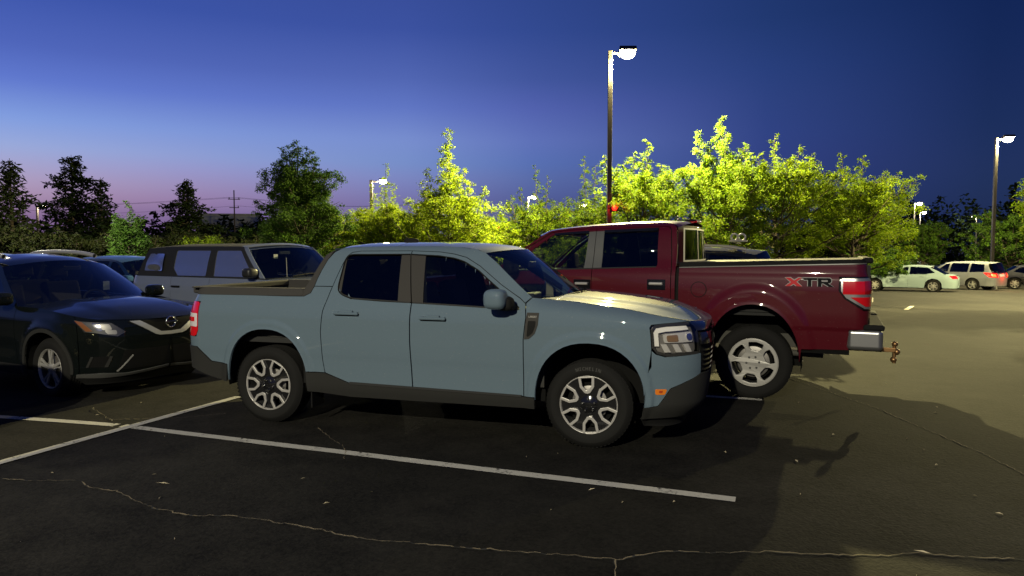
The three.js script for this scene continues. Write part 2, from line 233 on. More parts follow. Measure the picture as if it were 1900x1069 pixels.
function wheelSet(style) { // returns fill(group): adds tyre, rim and the rest
  const G = {};
  if (style === 'loop') { // six machined loop spokes over black pockets
    const R = 0.3635, rr = 0.241;
    G.tyre = [tyreGeo(R, rr, 0.225), ...shoulderBlocks(R, 64)];
    const loopO = [[0.232, 0.066], [0.15, 0.058], [0.101, 0.02], [0.096, 0], [0.101, -0.02], [0.15, -0.058], [0.232, -0.066]];
    const loopI = [[0.227, 0.048], [0.157, 0.041], [0.122, 0.013], [0.118, 0], [0.122, -0.013], [0.157, -0.041], [0.227, -0.048]];
    G.spokes = [], G.disc = []; const d = poly2(ringPts(0.236));
    for (let k = 0; k < 6; k++) { const a = Math.PI / 2 + 0.09 + k * Math.PI / 3, s = poly2(rot2(loopO, a)); s.holes.push(pathOf(rot2(loopI, a).reverse())); const g = extr(s, 0.012, 0.003); g.translate(0, 0, -0.014); G.spokes.push(g); d.holes.push(pathOf(rot2(loopI.map(p => [p[0] * 0.995 + 0.001, p[1] * 0.97]), a).reverse())); }
    const dg = extr(d, 0.02, 0.002); dg.translate(0, 0, -0.042); G.disc.push(dg, lathe([[0.0, -0.008], [0.03, -0.008], [0.034, -0.014], [0.075, -0.02], [0.084, -0.034]], 40));
    G.lip = lathe([[0.2405, -0.02], [0.244, -0.004], [0.2405, 0.001], [0.2345, -0.004], [0.229, -0.02]], 72);
    G.barrel = lathe([[0.235, -0.01], [0.222, -0.05], [0.212, -0.19], [0.236, -0.215]], 60);
    G.nuts = Array.from({ length: 5 }, (_, i) => { const g = new THREE.CylinderGeometry(0.009, 0.0105, 0.024, 6); g.rotateX(Math.PI / 2); const a = i / 5 * 2 * Math.PI + 0.4; g.translate(0.054 * Math.cos(a), 0.054 * Math.sin(a), -0.006); return g; });
    G.rimMat = M.machined; G.discMat = M.gloss; G.text = arcText('MICHELIN', 0.305, 0.028, Math.PI / 2, 0.088, 0.0015); G.text.forEach(g => g.translate(0, 0, 0.0125)); G.brake = 0.15;
  } else if (style === 'six') { // cast six-spoke wheel with trapezoid windows
    const R = 0.405, rr = 0.262; G.tyre = [tyreGeo(R, rr, 0.275), ...shoulderBlocks(R, 56)];
    const win = round2([[0.218, 0.084], [0.165, 0.076], [0.126, 0.042], [0.126, -0.042], [0.165, -0.076], [0.218, -0.084], [0.234, 0]], 0.014, 3), d = poly2(ringPts(0.255));
    for (let k = 0; k < 6; k++) d.holes.push(pathOf(rot2(win, k * Math.PI / 3 + 0.38).reverse()));
    const dg = extr(d, 0.03, 0.005); dg.translate(0, 0, -0.03); G.spokes = [dg]; const p = dg.attributes.position; for (let i = 0; i < p.count; i++) { const q = Math.hypot(p.getX(i), p.getY(i)); p.setZ(i, p.getZ(i) - 0.008 * smooth(0.22, 0.06, q)); } dg.computeVertexNormals();
    G.disc = [lathe([[0, -0.004], [0.034, -0.006], [0.04, -0.016], [0.09, -0.022], [0.098, -0.034]], 40)]; G.discMat = M.alu;
    G.lip = lathe([[0.262, -0.03], [0.268, -0.004], [0.264, 0.002], [0.257, 0.0], [0.252, -0.012], [0.246, -0.03]], 72); G.barrel = lathe([[0.256, -0.01], [0.242, -0.06], [0.23, -0.24], [0.258, -0.265]], 60);
    G.nuts = Array.from({ length: 6 }, (_, i) => { const g = new THREE.CylinderGeometry(0.012, 0.014, 0.034, 8); g.rotateX(Math.PI / 2); const a = i / 6 * 2 * Math.PI + 0.1; g.translate(0.067 * Math.cos(a), 0.067 * Math.sin(a), -0.01); return g; });
    G.rimMat = M.alu; G.brake = 0.17; G.nutMat = M.darkMetal;
  } else { // plain multi-spoke
    const [R, rr, n] = { five: [0.352, 0.226, 5], ten: [0.335, 0.225, 7], big: [0.39, 0.225, 6] }[style]; G.tyre = [tyreGeo(R, rr, 0.22)];
    G.spokes = []; for (let k = 0; k < n; k++) for (const e of [-1, 1]) { const g = extr(poly2(rot2([[0.05, 0.022 * e], [0.21, 0.03 * e + 0.014], [0.21, 0.03 * e - 0.014], [0.05, 0.006 * e - 0.01 * e]], k * 2 * Math.PI / n + 0.3)), 0.014, 0.004); g.translate(0, 0, -0.034); G.spokes.push(g); }
    G.disc = [lathe([[0, -0.012], [0.03, -0.012], [0.06, -0.02], [0.066, -0.04]], 30)]; G.discMat = M.alu; G.lip = lathe([[rr, -0.03], [rr + 0.004, -0.004], [rr - 0.004, 0], [rr - 0.014, -0.03]], 48); G.barrel = lathe([[rr - 0.006, -0.01], [rr - 0.02, -0.06], [rr - 0.03, -0.2]], 40);
    G.nuts = null; G.rimMat = M.alu; G.brake = 0.14;
  }
  const rotor = lathe([[0.05, -0.06], [G.brake, -0.06], [G.brake, -0.085], [0.05, -0.085]], 40), back = lathe([[0.0, -0.11], [0.2, -0.11]], 30);
  const m = a => Array.isArray(a) ? (a.length > 1 ? mergeGeometries(a.map(plain)) : a[0]) : a;
  const T = m(G.tyre), Sp = m(G.spokes), D = m(G.disc), N = G.nuts, X = G.text && m(G.text);
  return (parent, x, y, z, side, steer = 0, letters = false) => {
    const w = sub(parent, 'wheel'); w.position.set(x, y, z); w.rotation.y = (side < 0 ? Math.PI : 0) + steer;
    part(w, 'tyre', T, M.rubber); const r = part(w, 'rim', Sp, G.rimMat); part(w, 'rim_lip', G.lip, G.rimMat); part(w, 'rim_barrel', G.barrel, M.darkMetal); part(w, 'hub', D, G.discMat); if (N) for (const n of N) part(w, 'lug_nut', n, G.nutMat || M.chrome);
    part(w, 'brake_disc', rotor, M.disc); part(w, 'backing_plate', back, M.liner); if (letters && X) part(w, 'tyre_lettering', X, M.letter);
    return w;
  };
}
M.letter = mat(0.03, 0.029, 0.027, 0.7);
const wheelLoop = wheelSet('loop'), wheelSix = wheelSet('six'), wheelFive = wheelSet('five'), wheelTen = wheelSet('ten'), wheelBig = wheelSet('big');
// dark wheel housing and flat underside
function wheelHousing(S, A, inner, outerOff = -0.012) { // A = [x, cy, hw, h, p]
  const a = archPath(A[0], A[1], A[2] + 0.012, A[3] + 0.012, A[4], 0.34);
  const wall = new THREE.ShapeGeometry(poly2(a)); wall.translate(0, 0, inner); return [wall, sheet((s, t) => { const k = t * (a.length - 1), i = Math.min(a.length - 2, Math.floor(k)), f = k - i, x = lerp(a[i][0], a[i + 1][0], f), y = lerp(a[i][1], a[i + 1][1], f), o = S(x, y, outerOff); return [x, y, lerp(o[2], inner, s)]; }, 2, 44)];
}
function seatGeo(x, z, y = 0.55, wide = 0.25) { return [box(0.5, 0.16, wide * 2, x, y, z, 0.05), (() => { const g = box(0.14, 0.62, wide * 2, 0, 0.31, 0, 0.05); g.rotateZ(0.28); g.translate(x - 0.2, y + 0.05, z); return g; })(), (() => { const g = box(0.1, 0.18, 0.26, 0, 0, 0, 0.04); g.rotateZ(0.2); g.translate(x - 0.4, y + 0.78, z); return g; })()]; }
// ---------------------------------------------------------------- blue-grey pickup truck
function buildGreyTruck() {
  const t = thing('pickup_truck', 'blue-grey crew-cab pickup truck parked broadside in front, black and silver wheels', 'truck', [0, 0, 0], 0);
  const P = dustyPaint(0.1, 0.14, 0.176, 61, 1.3, { roughness: 0.6, specularIntensity: 0.08 });
  const FA = [0.005, 0.38, 0.46, 0.503, 2.25], RA = [-3.07, 0.39, 0.432, 0.508, 2.25];
  const T = mono([[-0.6, 1.25], [-0.5, 1.236], [-0.3, 1.222], [-0.1, 1.203], [0.1, 1.181], [0.3, 1.158], [0.46, 1.138], [0.64, 1.116], [0.8, 1.088], [0.92, 1.066], [1.1, 1.04]]);
  const S = bodyShell({
    W: 0.92, u0f: 0.25, xf: 0.975, nf: 2.2, mf: 5, u0r: -3.78, xr: -4.07, nr: 2.2, mr: 9,
    prof: [[0.2, 0.83], [0.28, 0.865], [0.4, 0.897], [0.5, 0.9], [0.62, 0.906], [0.7, 0.914], [0.85, 0.92], [1.0, 0.921], [1.06, 0.914], [1.12, 0.897], [1.18, 0.872], [1.3, 0.825], [1.45, 0.757], [1.58, 0.692], [1.64, 0.652], [1.675, 0.605], [1.72, 0.5]],
    rakeF: [[0.25, -0.1], [0.4, -0.02], [0.6, 0], [0.8, 0], [0.95, -0.015], [1.06, -0.05], [1.12, -0.1]], rakeR: [[0.4, 0.0], [0.7, 0.0], [1.2, 0.03]],
    bump: (u, v) => {
      let d = 0; for (const A of [FA, RA]) { const r = archRho(u, v, A); if (r < 1.4) d += 0.016 * (1 - smooth(1.1, 1.19, r)) + 0.006 * (1 - smooth(0.98, 1.04, r)); }
      if (u > -0.7) { const k = clamp((v - (T(u) - 0.11)) / 0.11); d -= 0.1 * k ** 2.4 * smooth(-0.65, -0.3, u) * (1 - 0.7 * smooth(0.4, 0.9, u)); }
      return d;
    },
  });
  const mp = off => (u, v) => S(u, v, off);
  const add = (name, P2, m, o = {}) => both(t, name, panelGeo(P2, mp(o.off || 0), { cell: o.cell || 0.05, skirt: o.skirt ?? 0.018, holes: o.holes || [] }), m);
  const fa = archPath(...FA, 0.36, 0.4), ra = archPath(...RA, 0.5, 0.54);
  // panels
  const hl = round2([[0.515, 1.04], [0.66, 1.05], [0.93, 1.062], [0.945, 0.81], [0.62, 0.79], [0.515, 0.84]], 0.05);
  add('front_fender', [[-0.549, 0.405], [-0.549, 0.891], [-0.529, 1.075], [-0.54, 1.192], [-0.5, 1.236], ...[-0.4, -0.2, 0, 0.2, 0.35, 0.46, 0.6, 0.72, 0.84, 0.94].map(x => [x, T(x) - 0.002]), [0.945, 1.068], [0.66, 1.056], [0.53, 1.045], [0.508, 1.02], [0.508, 0.84], [0.49, 0.7], ...archPath(...FA, 0.62, 0.405).slice(2)].filter((p, i, a) => i === 0 || Math.hypot(p[0] - a[i - 1][0], p[1] - a[i - 1][1]) > 1e-4), P, { cell: 0.018 });
  add('front_bumper_cover', [[0.512, 0.7], [0.512, 0.835], [0.545, 0.805], [0.62, 0.784], [0.95, 0.805], [0.965, 0.64], [0.91, 0.618], [0.8, 0.58], [0.672, 0.53], [0.625, 0.45], [0.585, 0.386], [0.472, 0.37], [0.471, 0.45], [0.464, 0.52], [0.452, 0.6]].map(p => p), P, { cell: 0.03 });
  add('front_bumper_cladding', [[0.47, 0.364], [0.588, 0.38], [0.63, 0.448], [0.676, 0.524], [0.8, 0.574], [0.91, 0.612], [0.97, 0.636], [S.uF, 0.636], [S.uF, 0.3], [0.8, 0.275], [0.48, 0.268]], M.lower, { off: 0.004 });
  add('air_dam', [[0.47, 0.262], [0.8, 0.27], [S.uF, 0.294], [S.uF, 0.2], [0.8, 0.19], [0.52, 0.2]], M.black, { off: -0.02 });
  add('side_sill', [[-2.645, 0.508], [-2.455, 0.506], [-2.2, 0.421], [-1.5, 0.412], [-0.56, 0.4], [-0.458, 0.395], [-0.462, 0.3], [-2.2, 0.296], [-2.64, 0.33]], M.lower, { off: 0.006 });
  add('sill_edge', [[-2.2, 0.44], [-0.57, 0.415], [-0.57, 0.398], [-2.2, 0.418]], M.trim, { off: 0.014, skirt: 0.01 });
  add('bed_side', [[-2.648, 0.516], [-2.461, 0.514], [-2.479, 0.624], [-2.491, 0.89], [-2.471, 1.085], [-2.43, 1.25], [-2.416, 1.3], [-2.6, 1.3], [-2.625, 1.24], [-2.69, 1.208], [-2.9, 1.205], [-3.86, 1.213], [-4.14, 1.213], [-4.14, 1.142], [-3.832, 1.142], [-3.84, 0.86], [-3.87, 0.797], [-4.14, 0.795], [-4.14, 0.705], [-3.86, 0.702], [-3.7, 0.567], [-3.512, 0.547], ...archPath(...RA, 0.5, 0.56).reverse().slice(1)], P, { cell: 0.018 });
  add('rear_bumper', [[-3.508, 0.54], [-3.7, 0.56], [-3.862, 0.696], [-4.14, 0.7], [S.uR, 0.7], [S.uR, 0.5], [-4.06, 0.5], [-3.9, 0.475], [-3.72, 0.42], [-3.52, 0.375]], M.lower, { off: 0.012 });
  const cs = [[-2.598, 1.307], [-2.413, 1.307], [-2.39, 1.4], [-2.356, 1.52], [-2.33, 1.586], [-2.29, 1.621], [-2.2, 1.634], [-1.68, 1.637], [-1.4, 1.627], [-1.26, 1.609], [-1.138, 1.579], [-0.996, 1.503], [-0.776, 1.345], [-0.6, 1.238], [-0.552, 1.198], [-0.506, 1.242], [-0.658, 1.372], [-0.855, 1.536], [-0.965, 1.614], [-1.06, 1.648], [-1.25, 1.668], [-1.6, 1.676], [-2.2, 1.67], [-2.4, 1.658], [-2.47, 1.62], [-2.52, 1.55], [-2.56, 1.45], [-2.585, 1.37]];
  add('cab_side', cs, P, { cell: 0.03 });
  add('buttress_trim', [[-2.48, 1.64], [-2.555, 1.592], [-2.6, 1.5], [-2.65, 1.373], [-2.71, 1.262], [-2.76, 1.228], [-2.84, 1.21], [-2.69, 1.213], [-2.63, 1.243], [-2.605, 1.3], [-2.59, 1.37], [-2.565, 1.45], [-2.525, 1.55]], M.cladding, { off: 0.002 });
  const rd = add('rear_door', [[-1.583, 0.421], [-1.6, 0.835], [-1.597, 1.17], [-1.9, 1.178], [-2.19, 1.193], [-2.29, 1.225], [-2.34, 1.262], [-2.352, 1.32], [-2.34, 1.55], [-2.315, 1.59], [-2.27, 1.6], [-1.687, 1.604], [-1.683, 1.63], [-2.2, 1.627], [-2.285, 1.614], [-2.322, 1.58], [-2.348, 1.52], [-2.383, 1.4], [-2.407, 1.305], [-2.422, 1.25], [-2.463, 1.085], [-2.483, 0.89], [-2.471, 0.624], [-2.453, 0.514], [-2.2, 0.428]], P, { cell: 0.05 });
  const fd = add('front_door', [[-1.572, 0.421], [-1.589, 0.835], [-1.587, 1.169], [-1.2, 1.156], [-0.95, 1.147], [-0.62, 1.132], [-0.592, 1.14], [-0.605, 1.162], [-0.78, 1.297], [-0.849, 1.347], [-1.009, 1.466], [-1.151, 1.54], [-1.253, 1.57], [-1.4, 1.59], [-1.677, 1.604], [-1.675, 1.63], [-1.4, 1.62], [-1.262, 1.602], [-1.14, 1.573], [-0.998, 1.497], [-0.778, 1.339], [-0.6, 1.23], [-0.55, 1.188], [-0.537, 1.075], [-0.557, 0.891], [-0.557, 0.408]], P, { cell: 0.05 });
  // side glass and pillar covers
  add('rear_side_window', [[-2.312, 1.258], [-2.28, 1.238], [-2.18, 1.205], [-1.73, 1.186], [-1.777, 1.61], [-2.31, 1.605], [-2.325, 1.52]], M.glassDark, { off: -0.012, skirt: 0.004 });
  add('quarter_strip', [[-2.35, 1.26], [-2.316, 1.26], [-2.33, 1.6], [-2.348, 1.56]], M.cladding, { off: -0.008 });
  add('front_side_window', [[-1.482, 1.166], [-0.96, 1.144], [-0.8, 1.14], [-0.795, 1.29], [-0.85, 1.35], [-1.012, 1.47], [-1.155, 1.545], [-1.256, 1.575], [-1.4, 1.595], [-1.535, 1.603]], M.glassMid, { off: -0.012, skirt: 0.004 });
  add('pillar_cover', [[-1.732, 1.184], [-1.603, 1.179], [-1.69, 1.602], [-1.777, 1.604]], M.cladding, { off: -0.006 }); add('pillar_cover', [[-1.593, 1.179], [-1.486, 1.172], [-1.537, 1.6], [-1.682, 1.602]], M.cladding, { off: -0.006 });
  add('belt_moulding', [[-1.604, 1.172], [-1.604, 1.182], [-2.19, 1.207], [-2.285, 1.238], [-2.335, 1.27], [-2.342, 1.262], [-2.29, 1.227], [-2.19, 1.195]], M.trim, { off: 0.002, skirt: 0.012 }); add('belt_moulding', [[-1.583, 1.17], [-1.2, 1.157], [-0.62, 1.134], [-0.62, 1.146], [-1.2, 1.17], [-1.583, 1.181]], M.trim, { off: 0.002, skirt: 0.012 });
  add('mirror_sail', [[-0.8, 1.142], [-0.615, 1.138], [-0.608, 1.157], [-0.784, 1.293]], mat(0.3, 0.27, 0.2, 0.5), { off: -0.004 });
  const seal = (Q, z) => tube(densify(Q, 0.12, false).map(p => S(p[0], p[1], 0)), 0.006);
  both(t, 'window_seal', [seal([[-2.19, 1.196], [-2.29, 1.228], [-2.34, 1.265], [-2.352, 1.32], [-2.34, 1.55], [-2.315, 1.588], [-2.27, 1.598], [-1.69, 1.602]]), seal([[-1.675, 1.602], [-1.4, 1.588], [-1.253, 1.568], [-1.151, 1.538], [-1.009, 1.464], [-0.849, 1.345], [-0.78, 1.295], [-0.6, 1.155]])], M.black);
  // inner frame behind the seams
  both(t, 'body_frame', [panelGeo([[-2.7, 0.4], [-2.68, 1.18], [-0.45, 1.12], [-0.45, 0.36]], mp(-0.045), { cell: 0.1, skirt: 0 }), panelGeo([[-1.78, 1.15], [-1.85, 1.62], [-1.55, 1.62], [-1.45, 1.15]], mp(-0.03), { skirt: 0 }), panelGeo([[-2.56, 1.15], [-2.36, 1.15], [-2.36, 1.55], [-2.2, 1.64], [-2.45, 1.63], [-2.55, 1.45]], mp(-0.02), { skirt: 0 }), panelGeo([[-2.3, 1.655], [-1.3, 1.655], [-1, 1.56], [-0.6, 1.26], [-0.62, 1.2], [-1.02, 1.46], [-1.3, 1.58], [-2.3, 1.605]], mp(-0.018), { skirt: 0 }), panelGeo([[-0.7, 0.4], [-0.7, 1.12], [-0.4, 1.16], [-0.44, 0.75], [-0.47, 0.4]], mp(-0.03), { skirt: 0 })], M.black);
  // roof, bonnet, glass front and back
  const top = mono([[-2.47, 1.62], [-2.4, 1.658], [-2.2, 1.67], [-1.6, 1.676], [-1.25, 1.668], [-1.06, 1.648], [-0.965, 1.614]]);
  part(t, 'roof', sheet((s, k) => { const q = s * 2 - 1, x0 = lerp(-2.47, -0.968, k), e = S(x0, top(x0)); const w = 1 - Math.abs(q) ** 2.6; return [x0 + w * (k > 0.8 ? 0.15 * (k - 0.8) / 0.2 : k < 0.15 ? -0.03 * (0.15 - k) / 0.15 : 0), e[1] + w * (0.032 + 0.012 * smooth(1, 0.8, k) * smooth(0, 0.15, k)) + (k < 0.06 ? w * 0.018 * (1 - k / 0.06) : 0), e[2] * q]; }, 40, 44), P);
  const ws = sheet((s, k) => { const q = s * 2 - 1, w = 1 - q * q, x = lerp(-0.508, -0.963, k), y = lerp(1.236, 1.612, k) , e = S(x, y)[2] - 0.004; return [x + w * lerp(0.26, 0.16, k), y + w * lerp(-0.01, 0.036, k) + 0.012 * Math.sin(k * Math.PI), e * q]; }, 30, 16);
  const wsm = part(t, 'windshield', ws, M.glassClear);
  part(wsm, 'wiper', tube([[-0.36, 1.222, 0.5], [-0.27, 1.24, 0.2], [-0.2, 1.244, -0.2]], 0.008), M.black); part(wsm, 'wiper', tube([[-0.3, 1.225, -0.1], [-0.28, 1.245, -0.35], [-0.38, 1.25, -0.62]], 0.008), M.black);
  part(t, 'cowl', sheet((s, k) => { const q = s * 2 - 1, w = 1 - q * q; return [lerp(-0.5, -0.42, k) + w * lerp(0.25, 0.27, k), 1.222 - 0.015 * k, q * 0.8]; }, 16, 2), M.black);
  const hc = mono([[-0.5, 1.238], [-0.2, 1.232], [0, 1.222], [0.3, 1.198], [0.6, 1.16], [0.75, 1.122], [0.86, 1.074], [0.93, 1.035]]);
  part(t, 'hood', sheet((s, k) => { const q = s * 2 - 1, x0 = lerp(-0.44, 0.9, k), e = S(x0, T(x0)), w = 1 - Math.abs(q) ** 2.5, xc = lerp(-0.2, 0.955, k), x = lerp(e[0], xc, 1 - q * q); const y = lerp(e[1], hc(xc), w) + 0.014 * smooth(0.72, 0.6, Math.abs(q)) * smooth(1, 0.7, k); return [x, y, (e[2] - 0.005) * q]; }, 44, 40), P);
  part(t, 'nose_panel', sheet((s, k) => { const q = s * 2 - 1, x0 = 0.9, e = S(x0, T(x0)), a = [lerp(e[0], 0.955, 1 - q * q), lerp(e[1], hc(0.955), 1 - Math.abs(q) ** 2.5), (e[2] - 0.005) * q], u = lerp(S.uF, 0.93, Math.abs(q)), b = S(u, 0.99, 0.002); b[2] *= Math.sign(q) || 1; return [lerp(a[0], b[0], k) + 0.012 * Math.sin(k * Math.PI), lerp(a[1], b[1], k), lerp(a[2], b[2], k)]; }, 36, 6), M.gloss);
  add('grille', [[0.955, 0.985], [S.uF, 0.985], [S.uF, 0.64], [0.97, 0.645], [0.955, 0.8]], M.black, { off: -0.02 }); 
  const gr = []; for (const v of [0.66, 0.7, 0.74, 0.78, 0.82]) gr.push(panelGeo([[1.0, v], [S.uF, v], [S.uF, v + 0.014], [1.0, v + 0.014]], mp(0.002), { skirt: 0.02 })); both(t, 'grille_slats', gr, M.gloss); add('grille_bar', [[0.95, 0.88], [S.uF, 0.88], [S.uF, 0.965], [0.95, 0.975]], M.gloss, { off: 0.016 });
  // lamps
  const lampIn = mat(0.62, 0.6, 0.57, 0.25, { metalness: 0.3 });
  for (const sd of [1, -1]) {
    const mk = (name, Q, m, off, skirt = 0.02, c = 0.03) => { let g = panelGeo(Q, mp(off), { cell: c, skirt }); if (sd < 0) g = mirrorZ(g); return part(H, name, g, m); };
    let H = sub(t, 'headlight');
    mk('lamp_bowl', hl, mat(0.2, 0.19, 0.18, 0.35, { metalness: 0.4 }), -0.055, 0); mk('lamp_rim', stripOf([[0.9, 1.052], [0.66, 1.043], [0.56, 1.03], [0.525, 0.99], [0.525, 0.86], [0.56, 0.82], [0.63, 0.8], [0.92, 0.812]], 0.01), M.trim, -0.006); mk('light_pipe', stripOf([[0.86, 1.025], [0.64, 1.012], [0.565, 0.995], [0.552, 0.95], [0.552, 0.87]], 0.024), mat(0.78, 0.76, 0.72, 0.3), -0.022, 0.03); mk('reflector', round2([[0.62, 0.965], [0.9, 0.985], [0.9, 0.9], [0.62, 0.895]], 0.02), lampIn, -0.035, 0.04); mk('turn_lamp', round2([[0.65, 0.955], [0.75, 0.962], [0.75, 0.905], [0.65, 0.905]], 0.015), mat(0.2, 0.12, 0.07, 0.3), -0.028);
    for (const u of [0.62, 0.72, 0.82]) mk('lamp_fin', [[u, 0.82], [u + 0.055, 0.82], [u + 0.02, 0.885], [u - 0.03, 0.885]], lampIn, -0.03, 0.03); mk('projector', round2([[0.83, 0.97], [0.885, 0.972], [0.885, 0.915], [0.83, 0.915]], 0.025), M.chrome, -0.024);
    mk('lens', hl, M.lens, 0.001, 0.004);
    H = sub(t, 'side_marker'); mk('marker_lens', round2([[0.545, 0.523], [0.645, 0.523], [0.632, 0.478], [0.552, 0.478]], 0.014), M.amber, 0.004); mk('marker_bulb', round2([[0.58, 0.512], [0.61, 0.512], [0.61, 0.492], [0.58, 0.492]], 0.006), mat(0.35, 0.05, 0.01, 0.3), 0.006, 0.004);
    H = sub(t, 'taillight'); const tl = [[-3.842, 1.125], [-3.87, 1.137], [-4.15, 1.137], [-4.15, 0.8], [-3.9, 0.802], [-3.868, 0.815], [-3.846, 0.86]];
    mk('red_lens', tl, M.red, 0.002); mk('clear_lens', round2([[-3.85, 1.025], [-4.148, 1.03], [-4.148, 0.9], [-3.852, 0.895]], 0.01), mat(0.6, 0.57, 0.58, 0.25, { clearcoat: 1 }), 0.005, 0.008); mk('reflector', round2([[-3.89, 0.99], [-4.1, 0.99], [-4.1, 0.945], [-3.89, 0.945]], 0.006), M.red, 0.008, 0.006);
    // fender vent with small lettering
    H = sub(t, 'fender_vent'); mk('vent_frame', [[-0.524, 1.118], [-0.42, 1.118], [-0.425, 1.02], [-0.452, 0.945], [-0.5, 0.9], [-0.545, 0.893]].map(p => p), M.cladding, 0.006); mk('vent_opening', round2([[-0.51, 1.05], [-0.443, 1.05], [-0.446, 1.01], [-0.468, 0.95], [-0.505, 0.918], [-0.522, 0.918]], 0.01), M.black, 0.008, 0.004);
    const q = textGeo('LARIAT', 0.016, 0.002); q.scale(0.95, 1, 1); const c = S(-0.472, 1.085, 0.0075); if (sd < 0) q.rotateY(Math.PI); q.translate(c[0], c[1], c[2] * sd); part(H, 'vent_lettering', q, M.alu);
    // handles and mirror
    for (const [d, x, y] of [[rd, -2.215, 1.067], [fd, -1.37, 1.046]]) { const dm = sd > 0 ? d[0] : d[1], z = S(x, y)[2] * sd; const k = part(dm, 'door_handle', [box(0.25, 0.026, 0.026, x, y, z + sd * 0.026, 0.011), box(0.03, 0.03, 0.03, x - 0.1, y, z + sd * 0.012), box(0.03, 0.03, 0.03, x + 0.1, y, z + sd * 0.012), box(0.13, 0.024, 0.02, x, y + 0.018, z + sd * 0.014, 0.008)], P); part(dm, 'handle_recess', box(0.24, 0.03, 0.006, x, y - 0.012, z + sd * 0.001, 0.002), M.black); }
    const dm = sd > 0 ? fd[0] : fd[1], mg = sphereBox(0.19, 0.17, 0.2, 0.62), mg2 = sphereBox(0.15, 0.12, 0.14, 0.7); mg.translate(-0.755, 1.235, sd * 1.045); mg2.translate(-0.69, 1.195, sd * 0.985);
    part(dm, 'mirror_cap', mg, P); part(dm, 'mirror_base', [mg2, box(0.1, 0.05, 0.16, -0.665, 1.165, sd * 0.93, 0.02)], M.black);
  }
  // bed
  const rail = [[-4.0, 1.208], [-4.0, 1.262], [-3.93, 1.278], [-2.72, 1.278], [-2.7, 1.24], [-2.72, 1.215], [-2.9, 1.211]]; add('bed_rail', rail, M.cladding, { off: 0.006, skirt: 0.03 });
  both(t, 'bed_rail_top', [box(1.28, 0.012, 0.1, -3.33, 1.274, 0.79, 0.004), box(1.28, 0.5, 0.02, -3.33, 1.02, 0.745)], M.cladding);
  part(t, 'bed_floor', box(1.3, 0.05, 1.6, -3.27, 0.78, 0), M.trim); const tg = part(t, 'tailgate', panelGeo([[-4.15, 1.21], [S.uR, 1.21], [S.uR, 0.72], [-4.15, 0.72]], mp(0), { cell: 0.1 }), P); part(tg, 'tailgate_half', mirrorZ(tg.geometry), P); part(tg, 'tailgate_cap', box(0.08, 0.07, 1.56, -3.97, 1.245, 0, 0.02), M.cladding);
  part(t, 'cab_back', sheet((s, k) => [lerp(-2.6, -2.485, k) - 0.02 * Math.sin(s * Math.PI), lerp(0.8, 1.655, k), (s * 2 - 1) * lerp(0.84, 0.64, k)], 12, 8), P); part(t, 'rear_window', sheet((s, k) => [lerp(-2.585, -2.53, k) - 0.02 * Math.sin(s * Math.PI), lerp(1.26, 1.6, k), (s * 2 - 1) * lerp(0.7, 0.6, k)], 12, 6), M.glassDark);
  part(t, 'bed_extender', [box(0.74, 0.02, 0.12, -3.02, 1.3, -0.68, 0.004), box(0.04, 0.07, 0.12, -2.66, 1.27, -0.68)], mat(0.09, 0.08, 0.065, 0.6));
  // antenna
  const an = sub(t, 'roof_antenna'); part(an, 'antenna_base', (() => { const g = sphereBox(0.16, 0.06, 0.05, 0.7); g.translate(-1.98, 1.728, 0.02); return g; })(), M.black); part(an, 'antenna_mast', bar([-2.0, 1.73, 0.02], [-2.2, 1.95, 0.02], 0.004, 0.002, 6), M.black);
  // underside, housings, inside
  for (const A of [FA, RA]) both(t, 'wheel_housing', wheelHousing(S, A, 0.5), M.liner); part(t, 'underbody', [box(2.3, 0.12, 1.5, -1.55, 0.4, 0), box(0.9, 0.2, 0.98, 0.15, 0.42, 0), box(1.3, 0.16, 0.98, -3.15, 0.44, 0), bar([0, 0.36, -0.8], [0, 0.36, 0.8], 0.05), bar([-3.076, 0.36, -0.8], [-3.076, 0.36, 0.8], 0.06), bar([-3.5, 0.3, 0.3], [-2.6, 0.33, 0.3], 0.05, 0.05, 10), box(0.3, 0.14, 1.4, -3.75, 0.5, 0)], M.liner);
  part(t, 'cabin_floor', [box(1.95, 0.06, 1.6, -1.5, 0.5, 0), box(0.1, 0.7, 1.6, -0.45, 0.82, 0)], M.dash); part(t, 'dashboard', [box(0.5, 0.22, 1.5, -0.55, 1.02, 0, 0.08), box(0.12, 0.14, 0.3, -0.72, 1.16, 0, 0.02)], M.dash); part(t, 'front_seat', seatGeo(-1.35, 0.4, 0.68), M.seat); part(t, 'front_seat', seatGeo(-1.35, -0.4, 0.68), M.seat); part(t, 'rear_seat', [...seatGeo(-2.12, 0.35, 0.68, 0.33), ...seatGeo(-2.12, -0.35, 0.68, 0.33)], M.seat);
  part(t, 'steering_wheel', (() => { const g = new THREE.TorusGeometry(0.185, 0.016, 8, 28); g.rotateY(Math.PI / 2); g.rotateZ(0.35); g.translate(-0.86, 1.06, -0.4); return g; })(), M.dash); part(t, 'rear_view_mirror', box(0.03, 0.06, 0.22, -0.72, 1.5, 0, 0.012), M.black);
  part(t, 'mud_flap', box(0.012, 0.2, 0.2, -2.615, 0.27, 0.78), M.black); part(t, 'mud_flap', box(0.012, 0.2, 0.2, -2.615, 0.27, -0.78), M.black);
  for (const sd of [1, -1]) { wheelLoop(t, 0, 0.3635, sd * 0.895, sd, 0, true).rotation.z = sd * 0.0; wheelLoop(t, -3.076, 0.3635, sd * 0.895, sd).rotation.z = 0.45; }
  return t;
}
